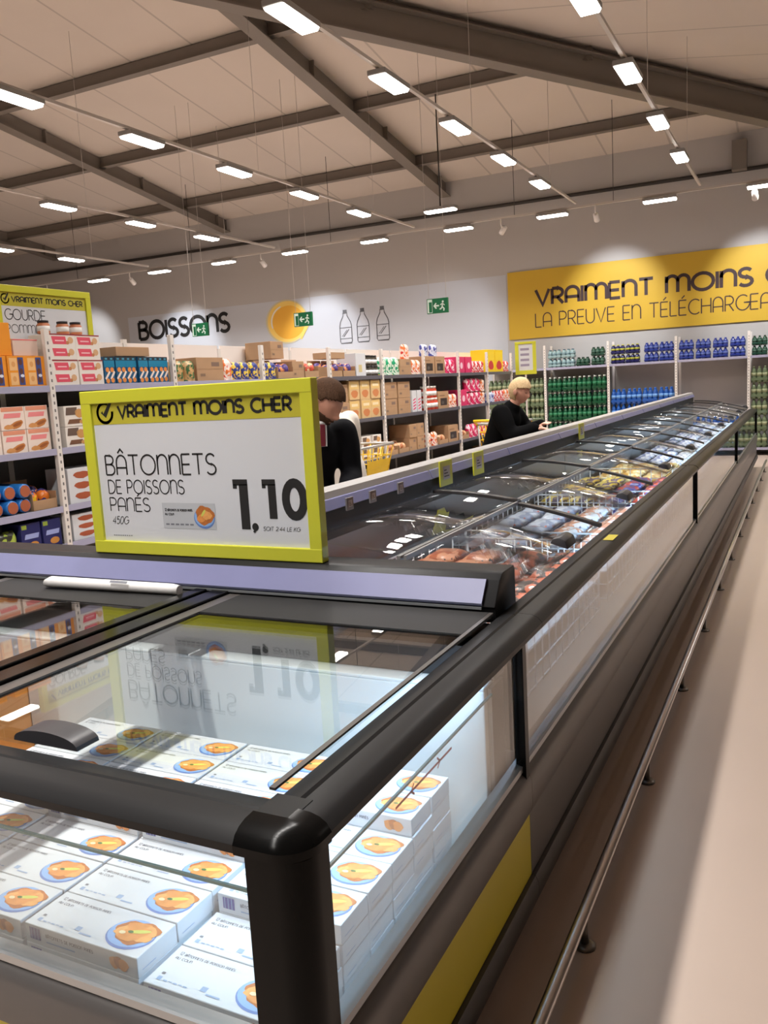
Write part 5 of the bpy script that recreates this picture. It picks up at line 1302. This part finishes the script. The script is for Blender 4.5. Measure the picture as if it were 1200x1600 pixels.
    # hair
    for nm, keep, sc, hm_ in hair:
        bm_ = head_bm(female, sc * P.get('hs', 1.0), keep, 110); bm_.transform(R)
        me = bpy.data.meshes.new(nm); bm_.to_mesh(me); bm_.free(); me.materials.append(hm_)
        for p in me.polygons: p.use_smooth = True
        o = bpy.data.objects.new(nm, me); COL.objects.link(o); o.parent = t
        so = o.modifiers.new('so', 'SOLIDIFY'); so.thickness = 0.02; so.offset = -0.6
    for s in (-1, 1):
        b = B(); c = R @ (head_point(Vector((0.88, 0.36 * s, 0.06)).normalized(), female)); b.ball((c.x, c.y, c.z), (0.007, 0.009, 0.006), C(90, 66, 54), seg=10); b.obj('eye', t)
    if extra: extra(t, R, J)
    return t
def hair_mat(n, a, c):
    m = film(n, [a, c, a, c], 6, 0.75, (40, 40, 3)); m.node_tree.nodes['Principled BSDF'].inputs['Specular IOR Level'].default_value = 0.1; return m
BROWN = hair_mat('hair_brown', (64, 45, 33), (80, 58, 43)); BLOND = hair_mat('hair_blonde', (192, 162, 120), (210, 184, 146)); LBROWN = hair_mat('hair_light_brown', (124, 90, 62), (146, 108, 74))
SUIT = mat('suit_black', (22, 22, 26), 0.8, spec=0.1, bump=0.15, bscale=30); TOPB = mat('sweater_black', (12, 12, 13), 0.9, spec=0.05, bump=0.2, bscale=25); COAT = mat('coat_cream', (214, 204, 192), 0.8, bump=0.3, bscale=22); TROU = mat('trousers_dark', (30, 30, 36), 0.8)
legs = lambda dx=0: dict(hipr=(dx, -0.1, 0.87), knr=(dx + 0.03, -0.1, 0.48), anr=(dx, -0.11, 0.09), toer=(dx + 0.13, -0.12, 0.04), hipl=(dx, 0.1, 0.87), knl=(dx + 0.02, 0.1, 0.48), anl=(dx, 0.11, 0.09), toel=(dx + 0.13, 0.12, 0.04))
P1 = dict(pelvis=(0, 0, 0.94), waist=(0.02, 0, 1.10), chest=(0.10, 0, 1.28), neck=(0.19, 0.0, 1.43), skull=(0.225, 0.01, 1.49), head=(0.25, 0.035, 1.53), hs=1.08, pitch=math.radians(42), yaw=math.radians(36),
          shr=(0.12, -0.20, 1.34), elr=(0.10, -0.27, 1.07), wrr=(0.28, -0.14, 1.0), shl=(0.12, 0.20, 1.34), ell=(0.10, 0.25, 1.07), wrl=(0.28, 0.12, 1.02), curl=0.45, **legs())
def man_extra(t, R, J):
    TIE = mat('tie_red', (112, 26, 40), 0.5)
    c = J['neck'][0]; b = B(); b.tube([c + Vector((0.02 + 0.052 * math.cos(a), 0.066 * math.sin(a), 0.008 - 0.03 * math.cos(a))) for a in [2 * PI * k / 16 for k in range(16)]], 0.014, WHITE, 8, closed=True); b.obj('shirt_collar', t)
    ch = J['chest'][0]
    for nm, m, wd, dd in (('shirt', WHITE, 0.028, 0.006), ('tie', TIE, 0.014, 0.014)):
        b = B(); a0 = c + Vector((0.062, 0, -0.035)); a1 = (c + Vector((0.062, 0, -0.035))).lerp(ch + Vector((0.135, 0, -0.06)), 0.7); n = Vector((0.9, 0, 0.3)).normalized() * dd
        pts = [a0.lerp(a1, k / 5) + n for k in range(6)]
        for p, q in zip(pts, pts[1:]):
            b.face([p + Vector((0, -wd, 0)), p + Vector((0, wd, 0)), q + Vector((0, wd, 0)), q + Vector((0, -wd, 0))], m)
        o = b.obj(nm, t); so = o.modifiers.new('so', 'SOLIDIFY'); so.thickness = 0.012
person('man in a black suit with red tie, bowed over the freezer behind the sign', (-2.70, 4.36, 0), math.radians(-36), P1, dict(name='jacket', mat=SUIT, grow=0.018, long=0.12), TROU, BROWN,
       [('hair', lambda d: (d.z > 0.25 + 0.36 * max(0, d.x)) or (d.x < 0.14 and d.z > 0.12) or (d.x < -0.16 and d.z > -0.35 and not (abs(d.y) > 0.86 and d.z < 0.2)), 1.075, BROWN), ('beard', lambda d: d.x > 0.0 and d.z < -0.30 - 0.25 * max(0, d.x - 0.5) and not (abs(d.y) < 0.25 and -0.62 < d.z < -0.48 and d.x > 0.5), 1.03, BROWN)], man_extra)
P2 = dict(pelvis=(0, 0, 0.88), waist=(0.03, 0, 1.02), chest=(0.10, 0, 1.19), neck=(0.19, 0, 1.335), skull=(0.235, 0, 1.40), head=(0.265, -0.01, 1.475), pitch=math.radians(22), yaw=math.radians(-8),
          shr=(0.11, -0.175, 1.26), elr=(0.24, -0.25, 1.03), wrr=(0.44, -0.12, 1.10), handr=(1, 0.2, 0.02), shl=(0.12, 0.175, 1.26), ell=(0.27, 0.22, 1.05), wrl=(0.45, 0.08, 1.12), curl=0.35,
          **{k: (v[0], v[1], v[2] * 0.94 if v[2] > 0.2 else v[2]) for k, v in legs().items()})
person('woman with short blonde hair in a black sweater reaching over the freezer rail', (-2.83, 8.28, 0), 0, P2, dict(name='sweater', mat=TOPB, grow=0.03, long=0.10), TROU, BLOND,
       [('hair', lambda d: (d.z > 0.22 + 0.25 * max(0, d.x)) or (d.x < 0.02 and d.z > -0.70), 1.13, BLOND)], None, female=True)
P3 = dict(pelvis=(0, 0, 0.94), waist=(0.03, 0, 1.10), chest=(0.07, 0, 1.26), neck=(0.12, 0, 1.42), skull=(0.145, 0, 1.48), head=(0.165, 0, 1.565), pitch=math.radians(15), yaw=0.3,
          shr=(0.08, -0.165, 1.33), elr=(0.10, -0.205, 1.08), wrr=(0.30, -0.2, 1.02), shl=(0.08, 0.165, 1.33), ell=(0.10, 0.205, 1.08), wrl=(0.30, 0.2, 1.02), curl=0.6, **legs())
person('woman with long light brown hair in a cream coat, standing behind the man', (-3.38, 6.0, 0), math.radians(158), P3, dict(name='coat', mat=COAT, grow=0.022, long=0.25), TROU, LBROWN,
       [('hair', lambda d: (d.z > 0.25 + 0.25 * max(0, d.x)) or (d.x < 0.05), 1.12, LBROWN)],
       None, female=True)
